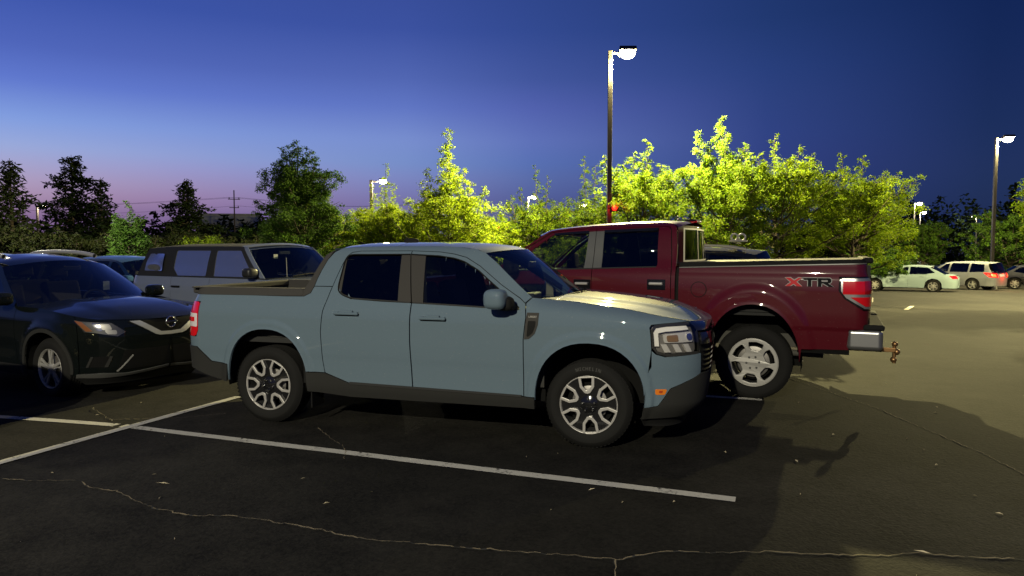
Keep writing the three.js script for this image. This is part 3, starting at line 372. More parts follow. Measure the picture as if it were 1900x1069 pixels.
function sphereBox(w, h, d, e = 0.6) { // superellipsoid block with soft edges
  const g = new THREE.SphereGeometry(1, 28, 18), p = g.attributes.position; for (let i = 0; i < p.count; i++) { const f = v => Math.sign(v) * Math.abs(v) ** e; p.setXYZ(i, f(p.getX(i)) * w / 2, f(p.getY(i)) * h / 2, f(p.getZ(i)) * d / 2); } g.computeVertexNormals(); return g;
}
buildGreyTruck();
// ---------------------------------------------------------------- dark red pickup truck
function buildRedTruck() {
  const t = thing('pickup_truck', 'dark red crew-cab pickup truck with tail to the right and XTR lettering', 'truck', [1.504, 0, -2.42], Math.PI - 0.14);
  const P = dustyPaint(0.074, 0.005, 0.0105, 62, 0.7, { roughness: 0.4, specularIntensity: 0.18 });
  const FA = [3.68, 0.45, 0.48, 0.6, 2.1], RA = [0, 0.45, 0.475, 0.605, 2.1];
  const T = mono([[2.4, 1.4], [3.2, 1.35], [3.6, 1.31], [4.2, 1.25], [4.6, 1.18], [4.9, 1.12]]);
  const S = bodyShell({
    W: 1.0, u0f: 4.0, xf: 4.62, nf: 2.3, mf: 6, u0r: -0.98, xr: -1.15, nr: 2.2, mr: 12,
    prof: [[0.4, 0.93], [0.58, 0.955], [0.8, 0.985], [1.0, 1.0], [1.2, 1.0], [1.32, 0.99], [1.4, 0.965], [1.46, 0.935], [1.52, 0.905], [1.7, 0.84], [1.84, 0.785], [1.9, 0.75], [1.945, 0.69], [1.98, 0.6]],
    rakeF: [[0.4, -0.04], [0.8, 0], [1.25, -0.03]],
    bump: (u, v) => {
      let d = 0; const r = archRho(u, v, RA); if (r < 1.6) d += 0.034 * (1 - smooth(1.2, 1.4, r)) + 0.008 * (1 - smooth(0.98, 1.05, r));
      const r2 = archRho(u, v, FA); if (r2 < 1.6) d += 0.03 * (1 - smooth(1.2, 1.38, r2));
      if (v < 0.83) d -= 0.022 * smooth(0.825, 0.805, v) * smooth(-0.3, -0.5, u);
      if (u < 0.85 && v > 1.38) d += 0.045 * smooth(1.38, 1.52, v) * smooth(0.85, 0.8, u); // bed sides stand upright
      d -= 0.006 * Math.exp(-(((v - 1.02) / 0.03) ** 2)) * smooth(0.75, 0.9, u) * smooth(2.9, 2.6, u);
      return d;
    },
  });
  const mp = off => (u, v) => S(u, v, off);
  const add = (name, Q, m, o = {}) => both(t, name, panelGeo(Q, mp(o.off || 0), { cell: o.cell || 0.06, skirt: o.skirt ?? 0.02 }), m);
  const bs = add('bed_side', [[0.803, 0.56], [0.803, 1.436], [-1.08, 1.496], [-1.25, 1.496], [-1.25, 1.368], [-0.838, 1.364], [-0.836, 1.215], [-0.893, 1.135], [-1.075, 1.016], [-1.25, 1.012], [-1.25, 0.822], [-0.94, 0.812], [-0.94, 0.602], [-0.49, 0.59], ...archPath(...RA, 0.56, 0.6).reverse().slice(1)], P, { cell: 0.02 });
  add('bed_gap', [[0.8, 0.56], [0.86, 0.56], [0.86, 1.44], [0.8, 1.44]], M.black, { off: -0.06 });
  const rd = add('rear_door', [[0.895, 0.56], [0.893, 1.09], [0.898, 1.43], [0.908, 1.55], [0.94, 1.865], [0.965, 1.9], [1.0, 1.908], [1.832, 1.888], [1.836, 1.862], [1.1, 1.892], [1.082, 1.884], [1.07, 1.6], [1.058, 1.47], [1.07, 1.445], [1.1, 1.436], [1.828, 1.412], [1.824, 0.56]], P);
  const fd = add('front_door', [[1.832, 0.56], [1.836, 1.412], [2.95, 1.365], [2.96, 1.38], [2.62, 1.66], [2.4, 1.812], [2.34, 1.835], [2.2, 1.846], [1.844, 1.862], [1.84, 1.888], [2.2, 1.873], [2.4, 1.848], [2.48, 1.8], [2.66, 1.69], [3.03, 1.4], [3.06, 1.3], [3.06, 0.56]], P);
  add('cab_side', [[0.845, 0.56], [0.845, 1.43], [0.85, 1.7], [0.88, 1.9], [0.93, 1.945], [1.1, 1.958], [1.6, 1.944], [2.1, 1.912], [2.42, 1.872], [2.56, 1.8], [2.74, 1.672], [3.14, 1.37], [3.05, 1.395], [2.67, 1.698], [2.49, 1.808], [2.41, 1.857], [2.2, 1.882], [1.0, 1.916], [0.955, 1.907], [0.93, 1.87], [0.898, 1.55], [0.888, 1.43], [0.885, 0.56]], P, { cell: 0.04 });
  add('rear_side_window', [[1.05, 1.43], [1.722, 1.405], [1.742, 1.875], [1.07, 1.9]], M.glassDark, { off: -0.014, skirt: 0.003 }); add('front_side_window', [[1.938, 1.4], [2.96, 1.355], [2.63, 1.68], [2.4, 1.83], [2.2, 1.855], [1.926, 1.87]], M.glassMid, { off: -0.014, skirt: 0.003 });
  const cov = mat(0.085, 0.087, 0.085, 0.45); add('pillar_cover', [[1.722, 1.42], [1.828, 1.416], [1.836, 1.864], [1.74, 1.868]], cov, { off: -0.004 }); add('pillar_cover', [[1.836, 1.416], [1.938, 1.412], [1.928, 1.858], [1.842, 1.864]], cov, { off: -0.004 });
  add('belt_moulding', [[1.07, 1.438], [2.95, 1.37], [2.95, 1.383], [1.07, 1.452]], M.trim, { off: 0.002, skirt: 0.012 });
  add('rain_visor', [[1.08, 1.898], [1.735, 1.876], [1.735, 1.845], [1.1, 1.866]], M.gloss, { off: 0.012 }); add('rain_visor', [[1.93, 1.87], [2.2, 1.855], [2.38, 1.84], [2.36, 1.812], [2.2, 1.828], [1.93, 1.84]], M.gloss, { off: 0.012 });
  both(t, 'body_frame', [panelGeo([[0.85, 0.56], [0.85, 1.4], [3.1, 1.33], [3.1, 0.56]], mp(-0.045), { cell: 0.15, skirt: 0 }), panelGeo([[1.72, 1.38], [1.74, 1.9], [1.94, 1.89], [1.94, 1.38]], mp(-0.03), { skirt: 0 }), panelGeo([[0.87, 1.4], [1.06, 1.4], [1.08, 1.9], [0.92, 1.9]], mp(-0.03), { skirt: 0 })], M.black);
  add('front_fender', [[3.066, 0.56], [3.066, 1.3], [3.04, 1.4], [3.15, 1.36], ...[3.3, 3.6, 3.9, 4.2, 4.5].map(x => [x, T(x)]), [4.7, T(4.6)], [4.7, 0.75], [4.25, 0.72], ...archPath(...FA, 0.6, 0.56).slice(1)], P); add('side_sill', [[0.48, 0.56], [3.2, 0.56], [3.2, 0.44], [0.5, 0.44]], M.cladding, { off: -0.01 });
  const top = mono([[0.86, 1.9], [0.93, 1.945], [1.1, 1.958], [1.6, 1.944], [2.1, 1.912], [2.42, 1.872], [2.56, 1.8]]);
  const roof = part(t, 'roof', sheet((s, k) => { const q = s * 2 - 1, x0 = lerp(0.862, 2.55, k), e = S(x0, top(x0)), w = 1 - Math.abs(q) ** 2.8; return [x0 + w * (k > 0.85 ? 0.16 * (k - 0.85) / 0.15 : k < 0.1 ? -0.09 * (1 - k / 0.1) : 0), e[1] + w * (0.042 + (k < 0.05 ? 0.02 * (1 - k / 0.05) : 0)), e[2] * q]; }, 36, 44), P);
  part(roof, 'stop_lamp', box(0.09, 0.03, 0.34, 0.8, 1.985, 0, 0.012), M.red); part(roof, 'lamp_hood', box(0.14, 0.02, 0.4, 0.83, 2.0, 0, 0.008), M.black);
  part(t, 'windshield', sheet((s, k) => { const q = s * 2 - 1, w = 1 - q * q, x = lerp(3.14, 2.55, k), y = lerp(1.36, 1.8, k), e = S(x, y)[2]; return [x + w * lerp(0.25, 0.16, k), y + w * lerp(0, 0.04, k), e * q]; }, 24, 14), M.glassMid);
  part(t, 'hood', sheet((s, k) => { const q = s * 2 - 1, w = 1 - Math.abs(q) ** 3, x = lerp(3.14, 4.56, k), e = S(Math.min(x, 4.5), T(x)); return [x + w * 0.06, T(x) + w * 0.05, 0.93 * e[2] * q]; }, 24, 24), P);
  part(t, 'front_end', [box(0.12, 0.5, 1.7, 4.56, 0.95, 0, 0.05), box(0.2, 0.28, 1.9, 4.56, 0.68, 0, 0.06)], M.chrome);
  // cab back with a three-piece sliding window in a pale frame
  part(t, 'cab_back', sheet((s, k) => { const q = s * 2 - 1; return [lerp(0.84, 0.87, k) - 0.1 * (1 - q * q), lerp(0.6, 1.925, k), q * lerp(0.93, 0.72, k)]; }, 16, 10), P);
  const bw = (s, k, o) => { const q = s * 2 - 1; return [lerp(0.842, 0.862, k) - 0.102 * (1 - (q * 0.86) ** 2) - o, lerp(1.5, 1.895, k), q * lerp(0.76, 0.66, k)]; };
  const rw = sub(t, 'rear_window'); for (const [a, b] of [[0.03, 0.37], [0.39, 0.61], [0.63, 0.97]]) part(rw, 'pane', sheet((s, k) => bw(lerp(a, b, s), lerp(0.05, 0.95, k), 0.012), 8, 6), M.glassDark);
  const fr = mat(0.5, 0.48, 0.42, 0.4); for (const [a, b, c, d] of [[0, 1, 0.95, 1], [0, 1, 0, 0.05], [0, 0.03, 0, 1], [0.97, 1, 0, 1], [0.37, 0.39, 0, 1], [0.61, 0.63, 0, 1]]) part(rw, 'window_frame', sheet((s, k) => bw(lerp(a, b, s), lerp(c, d, k), 0.018), 10, 4), fr);
  // bed
  add('bed_rail', [[0.8, 1.44], [-1.16, 1.502], [-1.16, 1.536], [-1.1, 1.546], [0.8, 1.498]], M.black, { off: 0.008, skirt: 0.05 });
  both(t, 'rail_seam', panelGeo([[0.8, 1.436], [-1.16, 1.497], [-1.16, 1.507], [0.8, 1.446]], mp(0.012), { skirt: 0.01 }), mat(0.12, 0.115, 0.1, 0.4));
  const cv = box(1.92, 0.03, 1.74, 0, 0, 0, 0.01); cv.rotateZ(-0.026); cv.translate(-0.17, 1.502, 0); part(t, 'bed_cover', cv, mat(0.1, 0.095, 0.08, 0.7)); part(t, 'bed_floor', box(1.9, 0.06, 1.7, -0.18, 0.95, 0), M.trim); both(t, 'bed_inner_wall', box(1.9, 0.52, 0.02, -0.18, 1.22, 0.86), M.trim);
  const tg = part(t, 'tailgate', panelGeo([[-1.27, 1.5], [S.uR, 1.5], [S.uR, 0.84], [-1.27, 0.84]], mp(-0.004), { cell: 0.1 }), P); part(tg, 'tailgate_half', mirrorZ(tg.geometry), P); part(tg, 'tailgate_cap', box(0.1, 0.06, 1.78, -1.1, 1.53, 0, 0.02), M.black); part(tg, 'tailgate_handle', box(0.02, 0.1, 0.24, -1.16, 1.3, 0, 0.008), M.black);
  // lamps, lettering, fuel door, handles
  for (const sd of [1, -1]) {
    let H; const mk = (name, Q, m, off, skirt = 0.02) => { let g = panelGeo(Q, mp(off), { cell: 0.03, skirt }); if (sd < 0) g = mirrorZ(g); return part(H, name, g, m); };
    H = sub(t, 'taillight'); const sil = mat(0.3, 0.3, 0.3, 0.3, { metalness: 0.6 });
    mk('lamp_housing', [[-0.845, 1.345], [-0.86, 1.36], [-1.25, 1.362], [-1.25, 1.02], [-1.08, 1.024], [-1.05, 1.036], [-0.895, 1.14], [-0.845, 1.21]], M.gloss, 0.002); mk('lamp_trim', [[-0.858, 1.335], [-0.87, 1.348], [-1.24, 1.352], [-1.24, 1.035], [-1.085, 1.038], [-0.907, 1.148], [-0.858, 1.216]], sil, 0.006);
    for (let i = 0; i < 5; i++) mk('red_bar', [[-0.872, 1.318 - i * 0.0265], [-1.235, 1.32 - i * 0.0265], [-1.235, 1.29 - i * 0.026], [-0.878, 1.288 - i * 0.026]], M.red, 0.01, 0.006); mk('red_lens', [[-0.945, 1.155], [-1.235, 1.158], [-1.235, 1.06], [-1.09, 1.06]], M.red, 0.011, 0.006); mk('red_lens', [[-1.08, 1.322], [-1.235, 1.324], [-1.235, 1.19], [-1.08, 1.188]], mat(0.3, 0.004, 0.008, 0.1, { clearcoat: 1 }), 0.013, 0.006);
    // XTR decal, cut to the body side
    H = sub(t, 'decal'); const z = S(-0.55, 1.3)[2] + 0.003;
    const put = (pts, m, off, name) => { const g = new THREE.ExtrudeGeometry(poly2(pts), { depth: 0.0015, bevelEnabled: false }); g.translate(-0.235, -0.045, 0); if (sd > 0) g.rotateY(0); g.translate(0, 0, z + off); g.translate(0, 1.302, 0); const flip = sd < 0; const p = g.attributes.position; for (let i = 0; i < p.count; i++) { const x = p.getX(i); p.setX(i, -0.555 + (flip ? -x : x)); if (flip) p.setZ(i, -p.getZ(i)); } g.computeVertexNormals(); part(H, name, g, m); };
    const grow = (Q, d) => { const c = ccw(Q); return c.map((p, i) => { const a = c[(i + c.length - 1) % c.length], b = c[(i + 1) % c.length]; const n1 = [p[1] - a[1], a[0] - p[0]], n2 = [b[1] - p[1], p[0] - b[0]]; const l1 = Math.hypot(...n1), l2 = Math.hypot(...n2); let nx = n1[0] / l1 + n2[0] / l2, ny = n1[1] / l1 + n2[1] / l2; const l = nx * nx + ny * ny; const k = 2 * d / Math.max(l, 1.0); return [p[0] + nx * k, p[1] + ny * k]; }); };
    const X = [[0, 0.09], [0.05, 0.09], [0.088, 0.06], [0.13, 0.09], [0.165, 0.09], [0.11, 0.047], [0.165, 0], [0.115, 0], [0.083, 0.026], [0.045, 0], [0, 0], [0.058, 0.043]], Tt = [[0.17, 0.09], [0.31, 0.09], [0.31, 0.068], [0.255, 0.068], [0.255, 0], [0.222, 0], [0.222, 0.068], [0.187, 0.068]], Rr = [[0.318, 0.09], [0.43, 0.09], [0.445, 0.078], [0.445, 0.05], [0.43, 0.038], [0.415, 0.036], [0.47, 0], [0.425, 0], [0.37, 0.034], [0.352, 0.034], [0.352, 0.052], [0.41, 0.052], [0.41, 0.07], [0.352, 0.07], [0.352, 0], [0.318, 0]];
    const grey = mat(0.32, 0.31, 0.3, 0.35); for (const [Q, m, n] of [[X, mat(0.5, 0.012, 0.02, 0.3), 'letter_x'], [Tt, M.gloss, 'letter_t'], [Rr, M.gloss, 'letter_r']]) { put(grow(Q, 0.007), grey, 0.0, n + '_edge'); put(Q, m, 0.0018, n); }
    const fx = 0.579, fy = 1.199, ring = (r, n = 28) => Array.from({ length: n }, (_, i) => [fx + r * Math.cos(i / n * 6.2832), fy + r * Math.sin(i / n * 6.2832)]);
    if (sd < 0) { H = sub(t, 'fuel_door'); mk('door_gap', ring(0.088), M.black, 0.0015, 0.003); mk('door_skin', ring(0.08), P, 0.004, 0.004); }
    for (const [d, x, y] of [[rd, 1.055, 1.242], [fd, 1.945, 1.226]]) { const dm = sd > 0 ? d[0] : d[1], zz = S(x, y)[2] * sd; part(dm, 'handle_bezel', box(0.21, 0.12, 0.012, x, y, zz + sd * 0.002, 0.005), M.gloss); part(dm, 'door_handle', [box(0.16, 0.035, 0.03, x, y + 0.012, zz + sd * 0.03, 0.014), box(0.03, 0.03, 0.04, x - 0.06, y + 0.01, zz + sd * 0.01), box(0.03, 0.03, 0.04, x + 0.06, y + 0.01, zz + sd * 0.01)], M.machined); }
    const dm = sd > 0 ? fd[0] : fd[1], mg = sphereBox(0.14, 0.26, 0.24, 0.5); mg.translate(2.82, 1.46, sd * 1.12); part(dm, 'door_mirror', mg, M.black);
  }
  // bumper and tow hitch
  const bp = sub(t, 'rear_bumper'), bcr = mat(0.36, 0.36, 0.36, 0.3, { metalness: 0.85 });
  part(bp, 'bumper_face', [box(0.1, 0.22, 1.2, -1.2, 0.73, 0, 0.03)], bcr); for (const sd of [1, -1]) { part(bp, 'bumper_end', box(0.34, 0.225, 0.5, -1.09, 0.715, sd * 0.72, 0.05), bcr); part(bp, 'step_pad', box(0.2, 0.06, 0.5, -1.17, 0.845, sd * 0.72, 0.02), M.black); part(bp, 'pad_block', box(0.09, 0.1, 0.3, -1.09, 0.9, sd * 0.75, 0.02), M.black); } part(bp, 'step_top', box(0.2, 0.03, 1.0, -1.17, 0.845, 0, 0.01), M.black);
  const hitch = sub(t, 'tow_hitch'); part(hitch, 'receiver', box(0.4, 0.075, 0.075, -1.1, 0.52, 0, 0.006), M.black); part(hitch, 'draw_bar', box(0.16, 0.05, 0.05, -1.36, 0.51, 0, 0.006), M.bronze); for (const [x, y, r] of [[-1.43, 0.577, 0.033], [-1.45, 0.49, 0.036], [-1.42, 0.4, 0.035]]) part(hitch, 'hitch_ball', (() => { const g = new THREE.SphereGeometry(r, 18, 12); g.translate(x, y, 0); return g; })(), M.bronze); part(hitch, 'ball_mount', bar([-1.425, 0.36, 0], [-1.425, 0.6, 0], 0.02, 0.02, 12), M.bronze);
  // underside
  for (const A of [FA, RA]) both(t, 'wheel_housing', wheelHousing(S, A, 0.52), M.liner);
  const ax = mat(0.05, 0.048, 0.042, 0.8); part(t, 'chassis_rail', [box(5.4, 0.16, 0.1, 1.75, 0.62, 0.48), box(5.4, 0.16, 0.1, 1.75, 0.62, -0.48), box(0.1, 0.12, 1.0, -0.9, 0.6, 0)], ax); part(t, 'rear_axle', [bar([0, 0.405, -0.75], [0, 0.405, 0.75], 0.06, 0.06, 12), (() => { const g = new THREE.SphereGeometry(0.16, 16, 12); g.translate(0, 0.41, 0); return g; })()], ax); both(t, 'leaf_spring', [box(1.3, 0.07, 0.07, -0.05, 0.52, 0.56, 0.01), box(0.1, 0.12, 0.1, -0.62, 0.56, 0.6)], mat(0.16, 0.14, 0.09, 0.8)); part(t, 'exhaust_pipe', bar([-0.7, 0.5, -0.66], [0.9, 0.5, -0.5], 0.035, 0.035, 12), ax); part(t, 'underbody', [box(2.4, 0.12, 1.7, 2.0, 0.6, 0), box(1.0, 0.2, 1.0, 3.7, 0.65, 0)], M.liner); part(t, 'spare_wheel', (() => { const g = new THREE.CylinderGeometry(0.36, 0.36, 0.2, 32); g.translate(-0.6, 0.72, 0); return g; })(), M.rubber); part(t, 'valance', box(0.5, 0.1, 1.86, -0.7, 0.6, 0), M.liner);
  part(t, 'cabin_floor', box(2.3, 0.06, 1.8, 2, 0.78, 0), M.dash); part(t, 'dashboard', box(0.5, 0.3, 1.6, 3.0, 1.22, 0, 0.08), M.dash); for (const z of [0.42, -0.42]) { part(t, 'front_seat', seatGeo(2.25, z, 0.95), M.seat); part(t, 'rear_seat', seatGeo(1.35, z, 0.95, 0.38), M.seat); }
  part(t, 'steering_wheel', (() => { const g = new THREE.TorusGeometry(0.19, 0.016, 8, 28); g.rotateY(Math.PI / 2); g.rotateZ(-0.35); g.translate(2.68, 1.27, -0.42); return g; })(), M.dash);
  for (const sd of [1, -1]) { wheelSix(t, 0, 0.405, sd * 0.905, sd); wheelSix(t, 3.68, 0.405, sd * 0.905, sd); }
  return t;
}
buildRedTruck();
// ---------------------------------------------------------------- general car builder: the numbers in c give the outline
function buildCar(t, c) {
  const S = bodyShell(c.shell), mp = off => (u, v) => S(u, v, off), P = c.paint, top = mono(c.topline), bottom = c.sill;
  const cell = c.cell || 0.08;
  const add = (name, Q, m, o = {}) => both(t, name, panelGeo(Q, mp(o.off || 0), { cell: o.cell || cell, skirt: o.skirt ?? 0.015, holes: o.holes || [] }), m);
  const lower = (a, b) => { // outline of the lower body between two seams
    const Q = []; const n = Math.max(2, Math.ceil((b - a) / 0.08));
    for (let i = 0; i <= n; i++) { const x = lerp(a, b, i / n); Q.push([x, top(x)]); }
    const B = []; for (let i = 0; i <= n * 3; i++) { const x = lerp(b, a, i / (n * 3)); let y = bottom(x); for (const A of c.arches) { const k = Math.abs(x - A[0]) / A[2]; if (k < 1) y = Math.max(y, A[1] + A[3] * Math.pow(1 - k ** A[4], 1 / A[4])); } B.push([x, y]); }
    return [...Q, ...B];
  };
  const g = 0.004, out = {};
  const names = c.panels; // [name, from, to]
  for (const [n, a, b] of names) out[n] = add(n, lower(a + g, b - g), P);
  const roofl = [...c.A, ...c.roof, ...c.D];
  if (c.frame !== false) add('window_frame', [...roofl, ...c.belt], c.frameMat || P, { holes: c.windows.map(w => round2(w[1], 0.03)), cell: cell });
  c.windows.forEach(w => add('side_window', w[1].map(p => p), w[2] || c.glass || M.glassDark, { off: -0.012, skirt: 0 }));
  const path = L => k => { const d = [0]; for (let i = 1; i < L.length; i++) d.push(d[i - 1] + Math.hypot(L[i][0] - L[i - 1][0], L[i][1] - L[i - 1][1])); const q = k * d[d.length - 1]; let i = 0; while (i < L.length - 2 && q > d[i + 1]) i++; const f = (q - d[i]) / (d[i + 1] - d[i]); return [lerp(L[i][0], L[i + 1][0], f), lerp(L[i][1], L[i + 1][1], f)]; };
  const pa = path(c.A), pd = path(c.D), pr = path([c.A[c.A.length - 1], ...c.roof, c.D[0]]), cr = c.crown || 0.06, bA = c.bowA || [0.35, 0.2], bD = c.bowD || [0.12, 0.15];
  part(t, 'windshield', sheet((s, k) => { const q = s * 2 - 1, w = 1 - q * q, [x, y] = pa(k), e = S(x, y)[2]; return [x + w * lerp(bA[0], bA[1], k), y + w * lerp(0.01, cr, k), e * q]; }, 24, 14), c.windscreen || M.glassMid);
  part(t, 'rear_window', sheet((s, k) => { const q = s * 2 - 1, w = 1 - q * q, [x, y] = pd(k), e = S(x, y)[2]; return [x - w * lerp(bD[1], bD[0], k), y + w * lerp(cr, 0.0, k), e * q]; }, 20, 12), c.rearGlass || M.glassDark);
  part(t, 'roof', sheet((s, k) => { const q = s * 2 - 1, w = 1 - Math.abs(q) ** 2.5, [x, y] = pr(k), e = S(x, y)[2], w2 = 1 - q * q; return [x + w2 * (bA[1] * smooth(0.25, 0, k) - bD[1] * smooth(0.75, 1, k)), y + lerp(w, w2, smooth(0.2, 0, k) + smooth(0.8, 1, k)) * cr, e * q]; }, 28, 28), c.roofMat || P);
  const hx0 = c.A[0][0], hx1 = c.hoodEnd, hc = mono(c.hood);
  part(t, 'hood', sheet((s, k) => { const q = s * 2 - 1, x0 = lerp(hx0 + 0.02, hx1, k), e = S(x0, top(x0)), w = 1 - Math.abs(q) ** 2.6, xc = lerp(hx0 + bA[0] - 0.05, c.noseX ?? c.shell.xf - 0.03, k), x = lerp(e[0], xc, 1 - q * q); let y = lerp(e[1], hc(xc), w); if (c.hoodBump) y += c.hoodBump(Math.abs(q), k); return [x, y, e[2] * q]; }, 44, 32), P);
  if (c.deck) { const dc = mono(c.deck); const x9 = c.D[c.D.length - 1][0]; part(t, 'boot_lid', sheet((s, k) => { const q = s * 2 - 1, x0 = lerp(x9 + 0.05, c.deckEnd, k), e = S(x0, top(x0)), w = 1 - Math.abs(q) ** 2.6; const x = lerp(e[0], lerp(x9 - bD[0], c.shell.xr + 0.02, k), 1 - q * q); return [x, lerp(e[1], dc(x), w), e[2] * q]; }, 20, 14), P); }
  for (const L of c.lamps || []) { const Q = typeof L[1] === 'function' ? L[1](S) : L[1]; add(L[0], Q, L[2], { off: L[3] ?? 0.004, skirt: L[4] ?? 0.012, cell: 0.04 }); }
  for (const A of c.arches) both(t, 'wheel_housing', wheelHousing(S, A, 0.5), M.liner);
  const [xa, xb] = [c.shell.xr + 0.25, c.shell.xf - 0.25]; part(t, 'underbody', [box(xb - xa, 0.14, c.shell.W * 1.1, (xa + xb) / 2, 0.36, 0), box(-c.arches[1][0] - 0.95, 0.1, c.shell.W * 1.75, c.arches[1][0] / 2, 0.34, 0)], M.liner); part(t, 'cabin_floor', [box(-c.arches[1][0] * 0.95, 0.06, c.shell.W * 1.7, c.arches[1][0] * 0.6, 0.46, 0), box(0.1, 0.6, c.shell.W * 1.7, -0.4, 0.72, 0)], M.dash);
  if (c.inside) { const y = c.inside; part(t, 'dashboard', box(0.5, 0.2, c.shell.W * 1.6, c.A[0][0] - 0.05, c.A[0][1] - 0.1, 0, 0.07), M.dash); for (const z of [0.38, -0.38]) { part(t, 'front_seat', seatGeo(c.A[0][0] - 0.95, z, y), M.seat); part(t, 'rear_seat', seatGeo(c.A[0][0] - 1.8, z, y, 0.32), M.seat); } part(t, 'steering_wheel', (() => { const g = new THREE.TorusGeometry(0.185, 0.016, 8, 24); g.rotateY(Math.PI / 2); g.rotateZ(0.35); g.translate(c.A[0][0] - 0.45, c.A[0][1] - 0.06, -0.38); return g; })(), M.dash); }
  for (const sd of [1, -1]) {
    if (c.mirror) { const [x, y] = c.mirror, m = sphereBox(0.2, 0.16, 0.22, 0.6); m.translate(x, y, sd * (S(x, y - 0.1)[2] + 0.12)); part(t, 'door_mirror', m, c.mirrorMat || P); }
    for (const [d, x, y] of c.handles || []) { const dm = sd > 0 ? out[d][0] : out[d][1], z = S(x, y)[2] * sd; part(dm, 'door_handle', box(0.2, 0.03, 0.03, x, y, z + sd * 0.02, 0.012), c.handleMat || P); }
    for (const A of c.arches) c.wheel(t, A[0], c.wheelR, sd * (c.shell.W - (c.wheelIn || 0.035)), sd, 0);
  }
  return { S, out, add };
}
const at = (x, z) => [x, groundY(x, z), z];
const crossover = (paintMat, o = {}) => ({
  paint: paintMat, arches: [[0, 0.36, 0.42, 0.42, 2.1], [-2.706, 0.36, 0.42, 0.42, 2.1]], wheelR: 0.352, wheel: wheelFive, sill: x => 0.3,
  shell: { W: 0.92, u0f: 0.12, xf: 0.93, nf: 2.2, mf: 3.4, u0r: -3.3, xr: -3.7, nr: 2.2, mr: 4, prof: [[0.18, 0.84], [0.3, 0.88], [0.5, 0.9], [0.75, 0.918], [0.88, 0.915], [0.98, 0.895], [1.06, 0.862], [1.15, 0.825], [1.3, 0.765], [1.45, 0.69], [1.53, 0.635], [1.58, 0.57], [1.63, 0.48]],
    rakeF: [[0.2, -0.1], [0.4, -0.01], [0.7, 0], [0.85, -0.02], [1.0, -0.1]], rakeR: [[0.4, 0], [1.0, 0.03], [1.5, 0.2]],
    bump: (u, v) => { let d = 0; for (const A of [[0, 0.36, 0.42, 0.42, 2.1], [-2.706, 0.36, 0.42, 0.42, 2.1]]) { const r = archRho(u, v, A); if (r < 1.5) d += 0.022 * (1 - smooth(1.1, 1.4, r)); } d -= 0.014 * Math.exp(-(((v - 0.55) / 0.09) ** 2)) * smooth(-0.5, -0.8, u) * smooth(-2.3, -2.0, u); return d; } },
  topline: [[-4.6, 1.0], [-3.5, 1.08], [-2.8, 1.1], [-1.8, 1.065], [-0.9, 1.045], [-0.6, 1.045], [-0.2, 1.04], [0.2, 1.01], [0.5, 0.975], [0.7, 0.945], [1.0, 0.92], [2, 0.9]],
  panels: [['front_bumper', 0.52, 1.62], ['front_fender', -0.62, 0.52], ['front_door', -1.62, -0.62], ['rear_door', -2.55, -1.62], ['rear_quarter', -4.55, -2.55]],
  A: [[-0.62, 1.045], [-1.0, 1.3], [-1.32, 1.5]], roof: [[-1.5, 1.55], [-1.8, 1.582], [-2.3, 1.592], [-2.8, 1.575]], D: [[-3.25, 1.515], [-3.62, 1.075]], belt: [[-2.8, 1.105], [-1.8, 1.07], [-0.9, 1.05]],
  windows: [['', [[-0.98, 1.075], [-1.58, 1.09], [-1.62, 1.52], [-1.5, 1.51], [-1.35, 1.45], [-1.05, 1.24]]], ['', [[-1.7, 1.09], [-2.45, 1.115], [-2.42, 1.535], [-1.72, 1.53]]], ['', [[-2.55, 1.13], [-3.25, 1.17], [-3.05, 1.47], [-2.52, 1.53]]]],
  crown: 0.075, bowA: [0.4, 0.22], bowD: [0.1, 0.16], hoodEnd: 0.78, hood: [[-0.3, 1.105], [0, 1.095], [0.3, 1.06], [0.6, 1.005], [0.8, 0.955], [0.92, 0.905]], hoodBump: (q, k) => 0.016 * smooth(0.7, 0.5, q) * smooth(1, 0.6, k), inside: 0.62, mirror: [-0.72, 1.14], handles: [['front_door', -1.45, 0.95], ['rear_door', -2.35, 0.97]], ...o,
});
